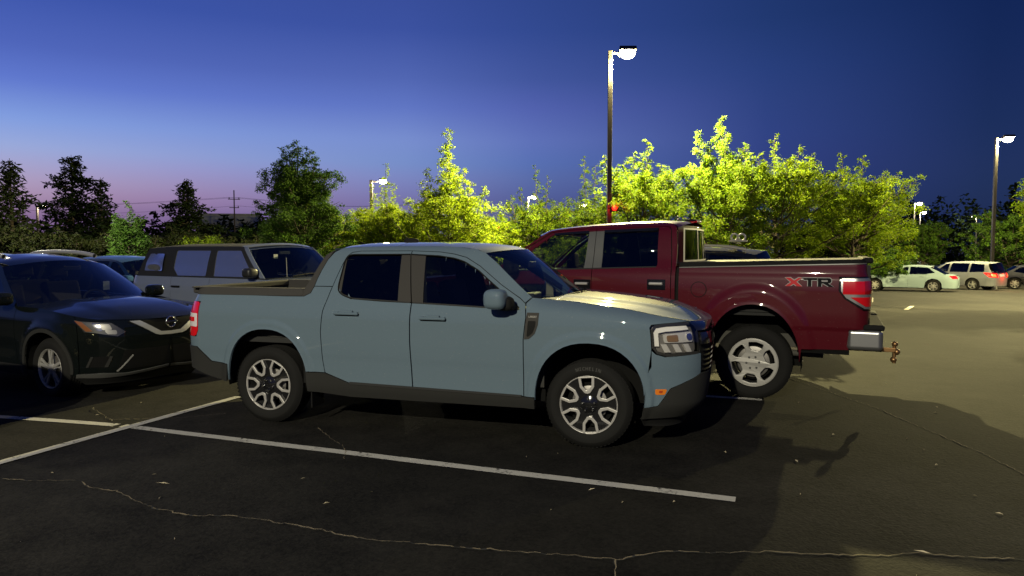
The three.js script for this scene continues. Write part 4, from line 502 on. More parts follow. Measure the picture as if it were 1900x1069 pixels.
{ // black crossover facing the viewer beside the grey truck
  const t = thing('crossover_car', 'black crossover with pale roof rails and round chrome badge at left edge', 'car', [-6.16, -0.075, -0.443], -0.187);
  const sil = mat(0.42, 0.41, 0.37, 0.35, { metalness: 0.4 });
  const { S, add } = buildCar(t, crossover(paint(0.0035, 0.005, 0.005), { cell: 0.035, windscreen: M.glassMid }));
  const U = S.uF;
  // headlight, grille, badge, fog lamp and lower lip
  for (const sd of [1, -1]) {
    let H; const mk = (name, Q, m, off, skirt = 0.02) => { let g = panelGeo(Q, (u, v) => S(u, v, off), { cell: 0.03, skirt }); if (sd < 0) g = mirrorZ(g); return part(H, name, g, m); };
    H = sub(t, 'headlight'); const Q = [[0.5, 0.93], [0.6, 0.915], [U - 0.66, 0.895], [U - 0.53, 0.79], [U - 0.62, 0.745], [0.75, 0.785], [0.62, 0.8]];
    mk('lamp_bowl', Q, M.darkMetal, 0.002); mk('turn_lamp', [[0.51, 0.926], [0.6, 0.91], [0.7, 0.81], [0.63, 0.805]], mat(0.22, 0.075, 0.02, 0.3), 0.008); mk('reflector', round2([[0.7, 0.9], [0.8, 0.895], [0.8, 0.81], [0.74, 0.81]], 0.02), M.chrome, 0.007); mk('reflector', round2([[U - 0.78, 0.89], [U - 0.68, 0.885], [U - 0.66, 0.82], [U - 0.76, 0.82]], 0.02), M.alu, 0.008); mk('projector', round2([[U - 0.74, 0.82], [U - 0.62, 0.815], [U - 0.62, 0.765], [U - 0.72, 0.775]], 0.02), M.alu, 0.007); mk('lens', Q, M.lens, 0.02, 0.016);
    H = sub(t, 'grille'); mk('mesh', [[U - 0.5, 0.9], [U, 0.9], [U, 0.72], [U - 0.14, 0.72], [U - 0.2, 0.735]], M.liner, 0.003); mk('chrome_wing', [[U - 0.47, 0.905], [U - 0.36, 0.905], [U - 0.13, 0.76], [U, 0.755], [U, 0.715], [U - 0.15, 0.72], [U - 0.2, 0.735]], mat(0.5, 0.5, 0.48, 0.22, { metalness: 0.5 }), 0.012, 0.02);
    H = sub(t, 'fog_lamp_recess'); mk('recess', [[0.66, 0.52], [0.88, 0.52], [0.82, 0.4], [0.6, 0.4]], M.liner, 0.004); mk('recess_edge', [[0.66, 0.52], [0.69, 0.52], [0.63, 0.4], [0.6, 0.4]], M.lower, 0.012); mk('recess_edge', [[0.86, 0.52], [0.89, 0.52], [0.84, 0.4], [0.8, 0.4]], M.lower, 0.012);
    H = sub(t, 'lower_bumper'); mk('lower_grille', [[U - 0.55, 0.58], [U, 0.58], [U, 0.36], [U - 0.62, 0.36]], M.liner, 0.004); mk('bumper_lip', [[0.5, 0.315], [0.8, 0.325], [U - 0.5, 0.31], [U, 0.35], [U, 0.325], [U - 0.5, 0.28], [0.8, 0.27], [0.5, 0.275]], mat(0.06, 0.06, 0.058, 0.45), 0.012); mk('air_dam', [[0.48, 0.275], [U, 0.3], [U, 0.2], [0.6, 0.19]], M.black, 0); mk('grille_bar', stripOf([[U - 0.62, 0.34], [U - 0.46, 0.52]], 0.008), M.alu, 0.01);
    for (const A of [[0, 0.36, 0.42, 0.42, 2.1], [-2.706, 0.36, 0.42, 0.42, 2.1]]) { H = t; mk('arch_trim', stripOf(archPath(...A.map((v, i) => i === 2 || i === 3 ? v + 0.02 : v), 0.32), 0.022), M.lower, 0.012); }
    H = t; mk('sill_cladding', [[-0.42, 0.36], [-2.28, 0.36], [-2.28, 0.24], [-0.42, 0.24]], M.lower, 0.008);
    const rr = [], z = 0.585; for (let i = 0; i <= 10; i++) { const x = lerp(-1.42, -3.2, i / 10); rr.push([x, 1.6 + 0.085 * Math.sin(Math.PI * clamp((i + 0.3) / 10.6)) ** 0.5 * 0.95 - (i > 8 ? 0.02 : 0), sd * (z + 0.02 * Math.sin(i / 10 * Math.PI))]); } part(t, 'roof_rail', tube(rr, 0.03, false, 8), sil);
  }
  const b = sub(t, 'badge'); const c = S(U, 0.86, 0.02); const ring = new THREE.TorusGeometry(0.062, 0.009, 10, 36); ring.rotateY(Math.PI / 2); ring.translate(c[0] + 0.01, c[1], 0); part(b, 'badge_ring', ring, M.chrome); part(b, 'badge_bar', box(0.014, 0.024, 0.168, c[0] + 0.014, c[1], 0, 0.004), M.chrome); const tx = textGeo('NISSAN', 0.018, 0.002); tx.rotateY(Math.PI / 2); tx.translate(c[0] + 0.0215, c[1], 0); part(b, 'badge_lettering', tx, M.black); part(b, 'badge_plate', (() => { const g = new THREE.CylinderGeometry(0.06, 0.06, 0.01, 28); g.rotateZ(Math.PI / 2); g.translate(c[0], c[1], 0); return g; })(), M.gloss);
  part(t, 'wiper', tube([[-0.2, 1.075, 0.35], [-0.18, 1.095, -0.1], [-0.28, 1.09, -0.5]], 0.008), M.black); part(t, 'rear_view_mirror', box(0.03, 0.06, 0.22, -0.98, 1.47, 0, 0.012), M.black);
  const pm = box(0.002, 0.12, 0.09, -1.05, 1.22, -0.5); part(t, 'windshield_sticker', pm, mat(0.3, 0.3, 0.28, 0.7));
}
{ // boxy off-roader with soft top
  const t = thing('off_road_car', 'boxy grey-blue off-roader with black soft top behind the grey truck bed', 'car', [-5.42, -0.1, -3.94], -0.167);
  const P = paint(0.155, 0.18, 0.25), top = mat(0.007, 0.007, 0.007, 0.9);
  const film = mat(0.04, 0.05, 0.07, 0.03, { metalness: 0.85, specularIntensity: 1 }); film.color.setRGB(0.55, 0.58, 0.68);
  const c = {
    paint: P, cell: 0.06, arches: [[0, 0.42, 0.47, 0.5, 3], [-2.95, 0.42, 0.47, 0.5, 3]], wheelR: 0.39, wheel: wheelBig, sill: () => 0.42, wheelIn: 0.02,
    shell: { W: 0.95, u0f: 0.5, xf: 0.86, nf: 2.4, mf: 8, u0r: -3.4, xr: -3.75, nr: 2.4, mr: 9, prof: [[0.3, 0.9], [0.5, 0.93], [0.9, 0.95], [1.1, 0.945], [1.2, 0.925], [1.3, 0.895], [1.5, 0.85], [1.7, 0.79], [1.77, 0.76], [1.83, 0.68]] },
    topline: [[-4.5, 1.27], [-2.0, 1.26], [-0.4, 1.25], [0.2, 1.22], [0.7, 1.18], [1.6, 1.15]], panels: [['front_bumper', 0.6, 1.5], ['front_fender', -0.45, 0.6], ['front_door', -1.66, -0.45], ['rear_door', -2.6, -1.66], ['rear_quarter', -4.4, -2.6]],
    A: [[-0.42, 1.26], [-0.92, 1.76]], roof: [[-1.1, 1.785], [-2.0, 1.79], [-2.8, 1.785]], D: [[-3.32, 1.75], [-3.52, 1.27]], belt: [[-2.0, 1.268], [-1.0, 1.258]], roofMat: top, frameMat: mat(0.012, 0.012, 0.012, 0.7), crown: 0.05, bowA: [0.14, 0.1], bowD: [0.05, 0.05], glass: film,
    windows: [['', [[-0.68, 1.285], [-1.6, 1.285], [-1.62, 1.72], [-1.06, 1.72]]], ['', [[-1.78, 1.285], [-2.48, 1.285], [-2.6, 1.4], [-2.6, 1.72], [-1.76, 1.72]]]], hoodEnd: 0.72, hood: [[-0.5, 1.27], [0, 1.265], [0.5, 1.235], [0.85, 1.18]], windscreen: M.glassMid, inside: 0.8, mirror: [-0.62, 1.36], mirrorMat: mat(0.02, 0.02, 0.02, 0.4), handles: [['front_door', -1.5, 1.1], ['rear_door', -2.45, 1.1]], handleMat: M.black,
    lamps: [['headlight', S => [[0.84, 1.08], [1.06, 1.08], [1.06, 0.9], [0.84, 0.9]], M.white], ['grille', S => [[1.08, 1.08], [S.uF, 1.08], [S.uF, 0.85], [1.08, 0.85]], M.black, 0.006], ['bumper_face', S => [[0.65, 0.72], [S.uF, 0.72], [S.uF, 0.5], [0.65, 0.5]], M.cladding, 0.06], ['fender_flare', [[-0.54, 0.6], [-0.54, 0.95], [-0.45, 1.0], [0.45, 1.0], [0.53, 0.95], [0.53, 0.6], [0.47, 0.6], [0.45, 0.93], [-0.45, 0.93], [-0.48, 0.6]], M.cladding, 0.05]],
  };
  const { S, add } = buildCar(t, c);
  add('windshield_frame', [[-0.42, 1.27], [-0.92, 1.775], [-1.02, 1.785], [-0.52, 1.27]], P, { off: 0.012 }); part(t, 'windshield_header', sheet((s, k) => { const q = s * 2 - 1; return [-0.88 + 0.1 * (1 - q * q) - k * 0.16, 1.725 + 0.05 * (1 - q * q) + k * 0.072, q * 0.785]; }, 16, 3), P);
  // vinyl rear quarter window that bulges, in its black canvas
  const bulge = (u, v, o) => { const p = S(u, v, o); const a = (u + 3.07) / 0.24, b = (v - 1.5) / 0.16; p[2] += 0.02 * Math.cos(b * 3.2) * (1 - a * a) - 0.012 * Math.cos(a * 2.4 + 0.6); return p; };
  const vq = panelGeo(round2([[-2.83, 1.36], [-3.3, 1.36], [-3.24, 1.66], [-2.84, 1.66]], 0.03), (u, v) => bulge(u, v, 0.03), { cell: 0.02, skirt: 0 }); both(t, 'vinyl_window', vq, film);
  part(t, 'dash_pass', box(0.004, 0.07, 0.09, -0.66, 1.62, 0.42), mat(0.5, 0.52, 0.42, 0.7)); part(t, 'rear_view_mirror', box(0.03, 0.06, 0.24, -0.82, 1.68, 0.05, 0.012), mat(0.1, 0.1, 0.1, 0.3)); part(t, 'wiper', tube([[-0.3, 1.29, 0.4], [-0.3, 1.32, 0.1], [-0.32, 1.33, -0.4]], 0.01), M.black); part(t, 'camera_pod', [bar([-0.34, 1.27, 0.5], [-0.38, 1.6, 0.47], 0.006)], mat(0.3, 0.3, 0.27, 0.5));
}
{ // dark blue family car farther back on the left
  const t = thing('family_car', 'dark blue car half hidden between black crossover and off-roader', 'car', at(-11.3, -7.4), -0.1);
  buildCar(t, crossover(paint(0.012, 0.035, 0.1), { cell: 0.09, inside: 0.62 }));
}
{ // dark car with a roof carrier beyond the red truck's bed
  const t = thing('carrier_car', 'dark car with roof bars and bike clamp beyond the red truck bed', 'car', at(-1.75, -7.3), Math.PI - 0.1); t.scale.setScalar(1.05);
  buildCar(t, crossover(paint(0.008, 0.01, 0.014), { cell: 0.09, glass: M.glassDark }));
  for (const sd of [1, -1]) part(t, 'roof_rail', tube([[-1.5, 1.63, sd * 0.58], [-1.9, 1.67, sd * 0.6], [-2.7, 1.66, sd * 0.6], [-3.1, 1.6, sd * 0.57]], 0.025), mat(0.35, 0.33, 0.27, 0.4)); for (const x of [-1.95, -2.9]) part(t, 'cross_bar', box(0.06, 0.025, 1.3, x, 1.71, 0, 0.01), M.black);
  const rk = sub(t, 'bike_clamp'); part(rk, 'clamp_tray', box(0.3, 0.03, 0.12, -2.95, 1.745, -0.3, 0.01), mat(0.3, 0.28, 0.22, 0.4)); for (const x of [-3.01, -2.89]) part(rk, 'clamp_loop', (() => { const g = new THREE.TorusGeometry(0.055, 0.016, 8, 20); g.translate(x, 1.81, -0.3); return g; })(), mat(0.3, 0.3, 0.28, 0.4));
}
const sedanSpec = (P, o = {}) => ({
  paint: P, cell: 0.08, arches: [[0, 0.34, 0.4, 0.39, 2.1], [-2.78, 0.34, 0.4, 0.39, 2.1]], wheelR: 0.335, wheel: wheelTen, sill: () => 0.24,
  shell: { W: 0.92, u0f: 0.1, xf: 0.98, nf: 2.2, mf: 3.2, u0r: -3.2, xr: -3.9, nr: 2.2, mr: 4, prof: [[0.15, 0.84], [0.25, 0.87], [0.45, 0.9], [0.65, 0.918], [0.78, 0.912], [0.86, 0.89], [0.93, 0.85], [1.05, 0.79], [1.2, 0.7], [1.32, 0.62], [1.39, 0.53], [1.44, 0.42]], rakeF: [[0.2, -0.06], [0.5, 0], [0.7, -0.05], [0.85, -0.2]], rakeR: [[0.3, 0], [0.7, 0], [0.95, 0.08]] },
  topline: [[-5, 0.86], [-3.9, 0.93], [-3.2, 0.96], [-2, 0.93], [-0.8, 0.9], [-0.3, 0.89], [0.2, 0.85], [0.6, 0.78], [0.9, 0.72], [2, 0.66]], panels: [['front_bumper', 0.5, 1.6], ['front_fender', -0.55, 0.5], ['front_door', -1.6, -0.55], ['rear_door', -2.42, -1.6], ['rear_quarter', -4.9, -2.42]],
  A: [[-0.5, 0.9], [-1.3, 1.33]], roof: [[-1.5, 1.37], [-1.9, 1.39], [-2.3, 1.375]], D: [[-2.6, 1.33], [-3.3, 0.96]], belt: [[-2.5, 0.95], [-1.5, 0.92]], windows: [['', [[-0.9, 0.935], [-1.55, 0.945], [-1.6, 1.34], [-1.4, 1.32]]], ['', [[-1.66, 0.95], [-2.4, 0.96], [-2.85, 1.05], [-2.5, 1.31], [-1.68, 1.35]]]], crown: 0.06, bowA: [0.4, 0.2], bowD: [0.15, 0.15], deck: [[-3.9, 0.95], [-3.3, 1.0]], deckEnd: -3.82, hoodEnd: 0.72, hood: [[-0.2, 0.94], [0.2, 0.91], [0.6, 0.85], [0.97, 0.74]], inside: 0.48, mirror: [-0.7, 1.0], handles: [['front_door', -1.4, 0.82], ['rear_door', -2.25, 0.84]],
  lamps: [['headlight', S => [[0.45, 0.76], [0.75, 0.73], [S.uF - 0.5, 0.66], [S.uF - 0.55, 0.6], [0.6, 0.64]], M.white], ['grille', S => [[S.uF - 0.4, 0.64], [S.uF, 0.64], [S.uF, 0.45], [S.uF - 0.35, 0.45]], M.black], ['taillight', S => [[-3.55, 0.9], [S.uR + 0.5, 0.9], [S.uR + 0.5, 0.74], [-3.65, 0.74]], M.red]], ...o,
});
{ // pale sedan seen from its side across the lane
  const t = thing('sedan_car', 'pale silver sedan standing broadside across the lane near the right edge', 'car', [9.39, -0.69, -37.25], Math.PI - 0.35);
  buildCar(t, sedanSpec(paint(0.28, 0.36, 0.37)));
}
{ // car just outside the picture whose shadow falls on the crossover's wheel
  const t = thing('crossover_car', 'dark crossover parked outside the left edge of the picture', 'car', [-8.75, -0.07, 3.3], Math.PI - 0.06);
  buildCar(t, crossover(paint(0.02, 0.022, 0.025), { cell: 0.1 }));
}
{ // white minivan with its tail lamps lit
  const P = paint(0.18, 0.185, 0.2), t = thing('minivan', 'white minivan with glowing red tail lamps behind the pale sedan', 'van', [13.2, -0.79, -42.5], Math.PI - 0.75);
  const lit = mat(0.5, 0.01, 0.01, 0.3, { emissive: new THREE.Color().setRGB(1, 0.008, 0.006), emissiveIntensity: 1.3 }), hot = mat(0.6, 0.1, 0.02, 0.3, { emissive: new THREE.Color().setRGB(1, 0.16, 0.04), emissiveIntensity: 2.4 });
  const c = crossover(P, { cell: 0.08, arches: [[0, 0.36, 0.4, 0.4, 2.1], [-3.0, 0.36, 0.4, 0.4, 2.1]] }); c.shell = { ...c.shell, xr: -4.15, u0r: -3.7, mr: 6, rakeR: [[0.4, 0], [1.0, 0.02], [1.5, 0.14]] };
  c.panels = [['front_bumper', 0.52, 1.62], ['front_fender', -0.5, 0.52], ['front_door', -1.6, -0.5], ['rear_door', -2.75, -1.6], ['rear_quarter', -5.1, -2.75]]; c.topline = [[-5.2, 1.0], [-3.5, 1.03], [-1.8, 1.02], [-0.6, 1.02], [-0.2, 1.02], [0.2, 0.99], [0.5, 0.95], [0.7, 0.93], [1.0, 0.91], [2, 0.9]]; c.A = [[-0.5, 1.02], [-1.1, 1.4], [-1.35, 1.52]]; c.roof = [[-1.6, 1.58], [-2.2, 1.62], [-3, 1.62], [-3.5, 1.6]]; c.D = [[-3.85, 1.56], [-4.08, 1.05]]; c.belt = [[-3, 1.03], [-1.5, 1.025]];
  c.windows = [['', [[-0.9, 1.06], [-1.6, 1.06], [-1.62, 1.55], [-1.4, 1.5]]], ['', [[-1.7, 1.06], [-2.7, 1.06], [-2.7, 1.57], [-1.72, 1.57]]], ['', [[-2.8, 1.06], [-3.6, 1.1], [-3.5, 1.52], [-2.8, 1.57]]]]; c.handles = [['front_door', -1.45, 0.92], ['rear_door', -1.8, 0.92]];
  c.lamps = [['taillight', S => [[-3.55, 1.06], [S.uR + 0.5, 1.04], [S.uR + 0.42, 0.78], [-3.9, 0.8]], lit], ['brake_lamp', S => [[-4.0, 0.98], [S.uR + 0.66, 0.98], [S.uR + 0.6, 0.84], [-4.05, 0.84]], hot, 0.012], ['plate', S => [[S.uR + 0.22, 0.98], [S.uR, 0.98], [S.uR, 0.84], [S.uR + 0.22, 0.84]], M.white, 0.012]];
  buildCar(t, c); const l = new THREE.PointLight(0xff1008, 2); l.position.set(-4.4, 0.85, 0); l.castShadow = true; t.add(l);
}
{ // far cars
  const t = thing('sport_utility_car', 'small white wagon far off between the trees and the minivan', 'car', at(22.2, -73), Math.PI * 0.97 - Math.PI); buildCar(t, crossover(paint(0.6, 0.6, 0.58), { cell: 0.15, mirror: null, inside: 0 }));
  const t2 = thing('oncoming_car', 'far car with white headlamps shining beside the right lamp post', 'car', at(33.5, -71), Math.PI * -0.36), on = mat(0.8, 0.85, 1, 0.3, { emissive: new THREE.Color(0.85, 0.92, 1), emissiveIntensity: 8 }); const sp = sedanSpec(paint(0.03, 0.06, 0.2), { cell: 0.15, mirror: null, inside: 0 }); sp.lamps = [['headlight', S => [[0.7, 0.76], [1.0, 0.74], [S.uF - 0.4, 0.66], [S.uF - 0.45, 0.56], [0.7, 0.58]], on, 0.02]]; buildCar(t2, sp); const l = new THREE.SpotLight(0xe8f0ff, 120, 0, 0.6, 0.6); l.position.set(1.2, 0.65, 0); l.target.position.set(8, 0, 0); t2.add(l, l.target); l.castShadow = true;
  const t3 = thing('distant_car', 'dark car cut by the right edge behind the white minivan', 'car', at(20.6, -42.5), -0.2); buildCar(t3, sedanSpec(paint(0.015, 0.015, 0.02), { cell: 0.12, inside: 0 }));
}
// ---------------------------------------------------------------- ground
function valueNoise(n, cells, seed) { const r = rng(seed), G = Array.from({ length: cells * cells }, () => r()); const o = new Float32Array(n * n); for (let j = 0; j < n; j++) for (let i = 0; i < n; i++) { const x = i / n * cells, y = j / n * cells, a = Math.floor(x), b = Math.floor(y), u = x - a, v = y - b, s = u * u * (3 - 2 * u), t = v * v * (3 - 2 * v), g = (p, q) => G[(q % cells) * cells + (p % cells)]; o[j * n + i] = lerp(lerp(g(a, b), g(a + 1, b), s), lerp(g(a, b + 1), g(a + 1, b + 1), s), t); } return o; }
function asphaltMaps(n = 1024) {
  const c = new Uint8Array(n * n * 4), b = new Uint8Array(n * n * 4), r = rng(71), n1 = valueNoise(n, 5, 3), n2 = valueNoise(n, 17, 4), n3 = valueNoise(n, 128, 6), n4 = valueNoise(n, 300, 8);
  for (let i = 0; i < n * n; i++) {
    const agg = n4[i] * 0.6 + n3[i] * 0.4, speck = r() > 0.985 ? 0.6 : 0; let v = 0.55 + 0.35 * (n1[i] - 0.5) + 0.35 * (n2[i] - 0.5) + 0.75 * (agg - 0.5) + 0.35 * (r() - 0.5) + speck; v = clamp(v, 0.12, 1.6);
    const q = 40 * Math.sqrt(v); c.set([q * 1.03, q, q * 0.92, 255], i * 4); const h = clamp(agg * 0.8 + r() * 0.2) * 255; b.set([h, h, h, 255], i * 4);
  }
  const mk = (d, srgb) => { const t = new THREE.DataTexture(d, n, n); t.wrapS = t.wrapT = THREE.RepeatWrapping; t.magFilter = THREE.LinearFilter; t.minFilter = THREE.LinearMipmapLinearFilter; t.generateMipmaps = true; if (srgb) t.colorSpace = THREE.SRGBColorSpace; t.needsUpdate = true; return t; };
  return [mk(c, true), mk(b, false)];
}
const [asC, asB] = asphaltMaps();
const asphalt = mat(1, 1, 1, 0.9, { specularIntensity: 0.22, map: asC, bumpMap: asB, bumpScale: 0.003, vertexColors: true });
let lot;
{
  const xs = [], zs = []; const ax = (A, lo, hi, f) => { let x = lo; while (x < hi) { A.push(x); x += f(x); } A.push(hi); };
  ax(xs, -260, 260, x => Math.abs(x) < 12 ? 0.35 : Math.abs(x) < 40 ? 2 : 12); ax(zs, -320, 60, z => z > -10 && z < 9 ? 0.35 : z > -60 && z < 25 ? 2 : 12);
  const pos = [], uv = [], col = [], idx = [], r = rng(12), nA = valueNoise(256, 40, 21), nB = valueNoise(256, 12, 22), samp = (N, x, z, s) => { const i = ((Math.floor(x / s * 256) % 256) + 256) % 256, j = ((Math.floor(z / s * 256) % 256) + 256) % 256; return N[j * 256 + i]; };
  for (const z of zs) for (const x of xs) { pos.push(x, groundY(x, z), z); uv.push(x / 3.1, z / 3.1); const k = 1 + 0.8 * (samp(nA, x, z, 60) - 0.5) + 0.6 * (samp(nB, x + 7, z, 45) - 0.5); col.push(k * 1.02, k, k * 0.97); }
  const nx = xs.length; for (let j = 0; j < zs.length - 1; j++) for (let i = 0; i < nx - 1; i++) { const a = j * nx + i, b = a + 1, c = a + nx, d = c + 1; idx.push(a, c, d, a, d, b); }
  const g = new THREE.BufferGeometry(); g.setAttribute('position', new THREE.Float32BufferAttribute(pos, 3)); g.setAttribute('uv', new THREE.Float32BufferAttribute(uv, 2)); g.setAttribute('color', new THREE.Float32BufferAttribute(col, 3)); g.setIndex(idx); g.computeVertexNormals();
  lot = structure('parking_lot_ground', g, asphalt);
}
// painted bay lines, with worn paint
{
  const n = 512, d = new Uint8Array(n * n * 4), r = rng(9), a = valueNoise(n, 90, 31), b = valueNoise(n, 14, 32); for (let i = 0; i < n * n; i++) { const w = clamp(1.25 - 1.5 * Math.max(0, a[i] * 0.75 + b[i] * 0.45 - 0.78) * 2.6 - 0.1 * r()); const q = lerp(80, 168, clamp(w)); d.set([q, q * 0.985, q * 0.94, 255], i * 4); }
  const t = new THREE.DataTexture(d, n, n); t.wrapS = t.wrapT = THREE.RepeatWrapping; t.magFilter = THREE.LinearFilter; t.colorSpace = THREE.SRGBColorSpace; t.needsUpdate = true;
  const pm = mat(1, 1, 1, 0.8, { specularIntensity: 0.3, map: t, bumpMap: asB, bumpScale: 0.003 });
  const line = (x0, z0, x1, z1, w = 0.1, y = 0.004) => { const L = Math.hypot(x1 - x0, z1 - z0), dx = (x1 - x0) / L, dz = (z1 - z0) / L, N = Math.max(2, Math.ceil(L / 0.4)), rr = rng(Math.floor(x0 * 77 + z1 * 31) + 500); const jig = Array.from({ length: N + 1 }, () => [(rr() - 0.5) * 0.008, (rr() - 0.5) * 0.008]);
    const g = sheet((s, k) => { const m = Math.round(k * N), o = (s - 0.5) * w + jig[m][s > 0.5 ? 0 : 1], x = x0 + dx * L * k - dz * o, z = z0 + dz * L * k + dx * o; return [x, groundY(x, z) + y, z]; }, 1, N); const u = g.attributes.uv; for (let i = 0; i < u.count; i++) u.setXY(i, u.getX(i) * w / 1.2, u.getY(i) * L / 1.2); structure('bay_line', g, pm, lot); };
  line(-10.6, 1.3, -4.37, 1.4); line(-4.3, 1.4, 1.15, 1.8); line(-4.42, 4.6, -4.1, 0.0, 0.1, 0.008); line(-4.06, -0.3, -3.5, -8); line(-4.1, -1.6, 1.48, -1.515); line(-10.5, -1.9, -4.15, -1.75); line(-3.9, -4.8, 2.2, -4.5); line(6.6, -18.2, 7.3, -20.5, 0.13);
  // crack lines, weathered and filled with pale grit
  const grit = mat(0.17, 0.135, 0.08, 0.95), dark = mat(0.012, 0.012, 0.011, 0.95);
  const crack = (P, w, seed) => { const r = rng(seed), Q = densify(P, 0.035, false).map(p => [p[0] + (r() - 0.5) * 0.026, p[1] + (r() - 0.5) * 0.022]); for (const [m, k, y] of [[dark, 1.9, 0.003], [grit, 1, 0.006]]) { const pos = [], idx = []; Q.forEach((p, i) => { const a = Q[Math.max(0, i - 1)], b = Q[Math.min(Q.length - 1, i + 1)], dx = b[0] - a[0], dz = b[1] - a[1], l = Math.hypot(dx, dz) || 1, h = w * k * (0.15 + 0.85 * Math.abs(Math.sin(i * 0.37 + seed) * Math.sin(i * 0.11 + 1.7)) + 0.35 * r()); pos.push(p[0] - dz / l * h, y, p[1] + dx / l * h, p[0] + dz / l * h, y, p[1] - dx / l * h); if (i && !(m === grit && r() < 0.12)) { const b2 = i * 2; idx.push(b2 - 2, b2 - 1, b2, b2 - 1, b2 + 1, b2); } }); const g = new THREE.BufferGeometry(); g.setAttribute('position', new THREE.Float32BufferAttribute(pos, 3)); g.setIndex(idx); g.computeVertexNormals(); structure(m === grit ? 'crack_grit' : 'crack', g, m, lot); } };
  crack([[-3.9, 2.877], [-3.645, 2.838], [-3.314, 2.739], [-3.142, 2.83], [-2.9, 2.838], [-2.704, 2.92], [-2.383, 3.028], [-2.1, 3.066], [-1.877, 3.0], [-1.647, 2.995], [-1.485, 3.008], [-1.179, 3.028], [-0.94, 3.077], [-0.746, 3.058], [-0.492, 3.036], [-0.185, 3.003], [0.113, 2.972], [0.402, 2.935], [0.531, 2.931], [0.676, 2.819], [0.84, 2.72], [1.039, 2.689], [1.32, 2.591], [1.514, 2.569], [1.929, 2.467], [2.076, 2.388], [2.341, 2.358], [2.9, 2.25], [4.5, 2.1]], 0.0048, 3);
  crack([[0.531, 2.931], [0.532, 3.03], [0.56, 3.2], [0.5, 3.7]], 0.004, 8); crack([[-2.505, 0.955], [-2.191, 1.246], [-1.935, 1.464], [-1.781, 1.731]], 0.003, 11); crack([[-5.2, 0.9], [-4.6, 1.25], [-4.0, 1.0], [-3.7, 0.7]], 0.003, 17); crack([[1.9, -2.9], [2.6, -1.4], [3.1, 0.2], [3.4, 2.0]], 0.003, 23);
}
{ // pale petals and leaf bits on the asphalt
  const r = rng(44), g = []; for (let i = 0; i < 130; i++) { const x = -5 + r() * 11, z = -3.2 + r() * 7.2, s = 0.006 + 0.016 * r() ** 3, L = s * (1 + 2 * r()); if (z < 0.95 && z > -0.95 && x < 0.9 && x > -4.2) continue; const q = new THREE.BufferGeometry(), h = 0.004 + 0.008 * r(); q.setAttribute('position', new THREE.Float32BufferAttribute([-L, 0, 0, 0, h, s * 0.5, L, 0.002, 0, -L, 0, 0, L, 0.002, 0, 0, h * 0.7, -s * 0.5], 3)); q.rotateY(r() * 6.28); q.translate(x, groundY(x, z) + 0.0045, z); q.computeVertexNormals(); g.push(q); }
  const m = part(scene, 'leaf_litter', g, mat(0.42, 0.36, 0.24, 0.9)); m.userData = { kind: 'stuff', label: 'pale petals and leaf bits strewn over the asphalt', category: 'litter' };
}
// kerbed islands with mulch and grass
function island(x, z, w, d, turn, label) {
  const t = thing('kerb_island', label, 'kerb', [x, groundY(x, z), z], turn), s = new THREE.Shape(); const R = Math.min(w, d) / 2 * 0.98; const P = round2([[-w / 2, -d / 2], [w / 2, -d / 2], [w / 2, d / 2], [-w / 2, d / 2]], R, 10); const Q = P.map(p => [p[0] * (1 - 0.3 / w), p[1] * (1 - 0.3 / d)]);
  const sh = poly2(P); sh.holes.push(pathOf(Q.slice().reverse())); const k = new THREE.ExtrudeGeometry(sh, { depth: 0.45, bevelEnabled: true, bevelSize: 0.015, bevelThickness: 0.015, bevelSegments: 2 }); k.rotateX(-Math.PI / 2); k.translate(0, -0.3, 0); part(t, 'kerb', k, mat(0.3, 0.29, 0.26, 0.85));
  const m = new THREE.ExtrudeGeometry(poly2(Q), { depth: 0.4, bevelEnabled: false }); m.rotateX(-Math.PI / 2); m.translate(0, -0.28, 0); part(t, 'soil', m, mat(0.06, 0.05, 0.03, 1));
  const r = rng(Math.floor(x * 13 + z)), g = []; for (let i = 0; i < w * d * 60; i++) { const px = (r() - 0.5) * (w - 0.5), pz = (r() - 0.5) * (d - 0.5), h = 0.05 + 0.1 * r(), q = new THREE.BufferGeometry(); q.setAttribute('position', new THREE.Float32BufferAttribute([-0.02, 0, 0, 0.02, 0, 0, (r() - 0.5) * 0.1, h, (r() - 0.5) * 0.1], 3)); q.rotateY(r() * 6.28); q.translate(px, 0.12, pz); q.computeVertexNormals(); g.push(q); }
  const gm = part(t, 'grass', g, mat(0.06, 0.1, 0.025, 1)); gm.userData.kind = 'stuff';
}
island(19.0, -34.2, 6, 2.4, 0.2, 'grassy kerb island at the right edge of the lane'); island(11.2, -49, 7, 1.8, 0.1, 'narrow kerb island in front of the parked cars far right'); island(-2.5, -20.8, 13, 3.4, -0.1, 'kerb island under the lit trees and main lamp'); island(2.6, -23.8, 8, 3.4, -0.3, 'kerb island under the trees right of the red truck');
{ // soil bank and lawn beyond the lot on the left
  const g = sheet((s, k) => { const x = lerp(-75, -11, s), z = lerp(-14 - 8 * s, -62, k); return [x, groundY(x, z) + 0.1 + 0.5 * smooth(0, 0.3, k) * smooth(1, 0.7, s), z]; }, 24, 16); structure('lawn', g, mat(0.03, 0.045, 0.016, 1));
}
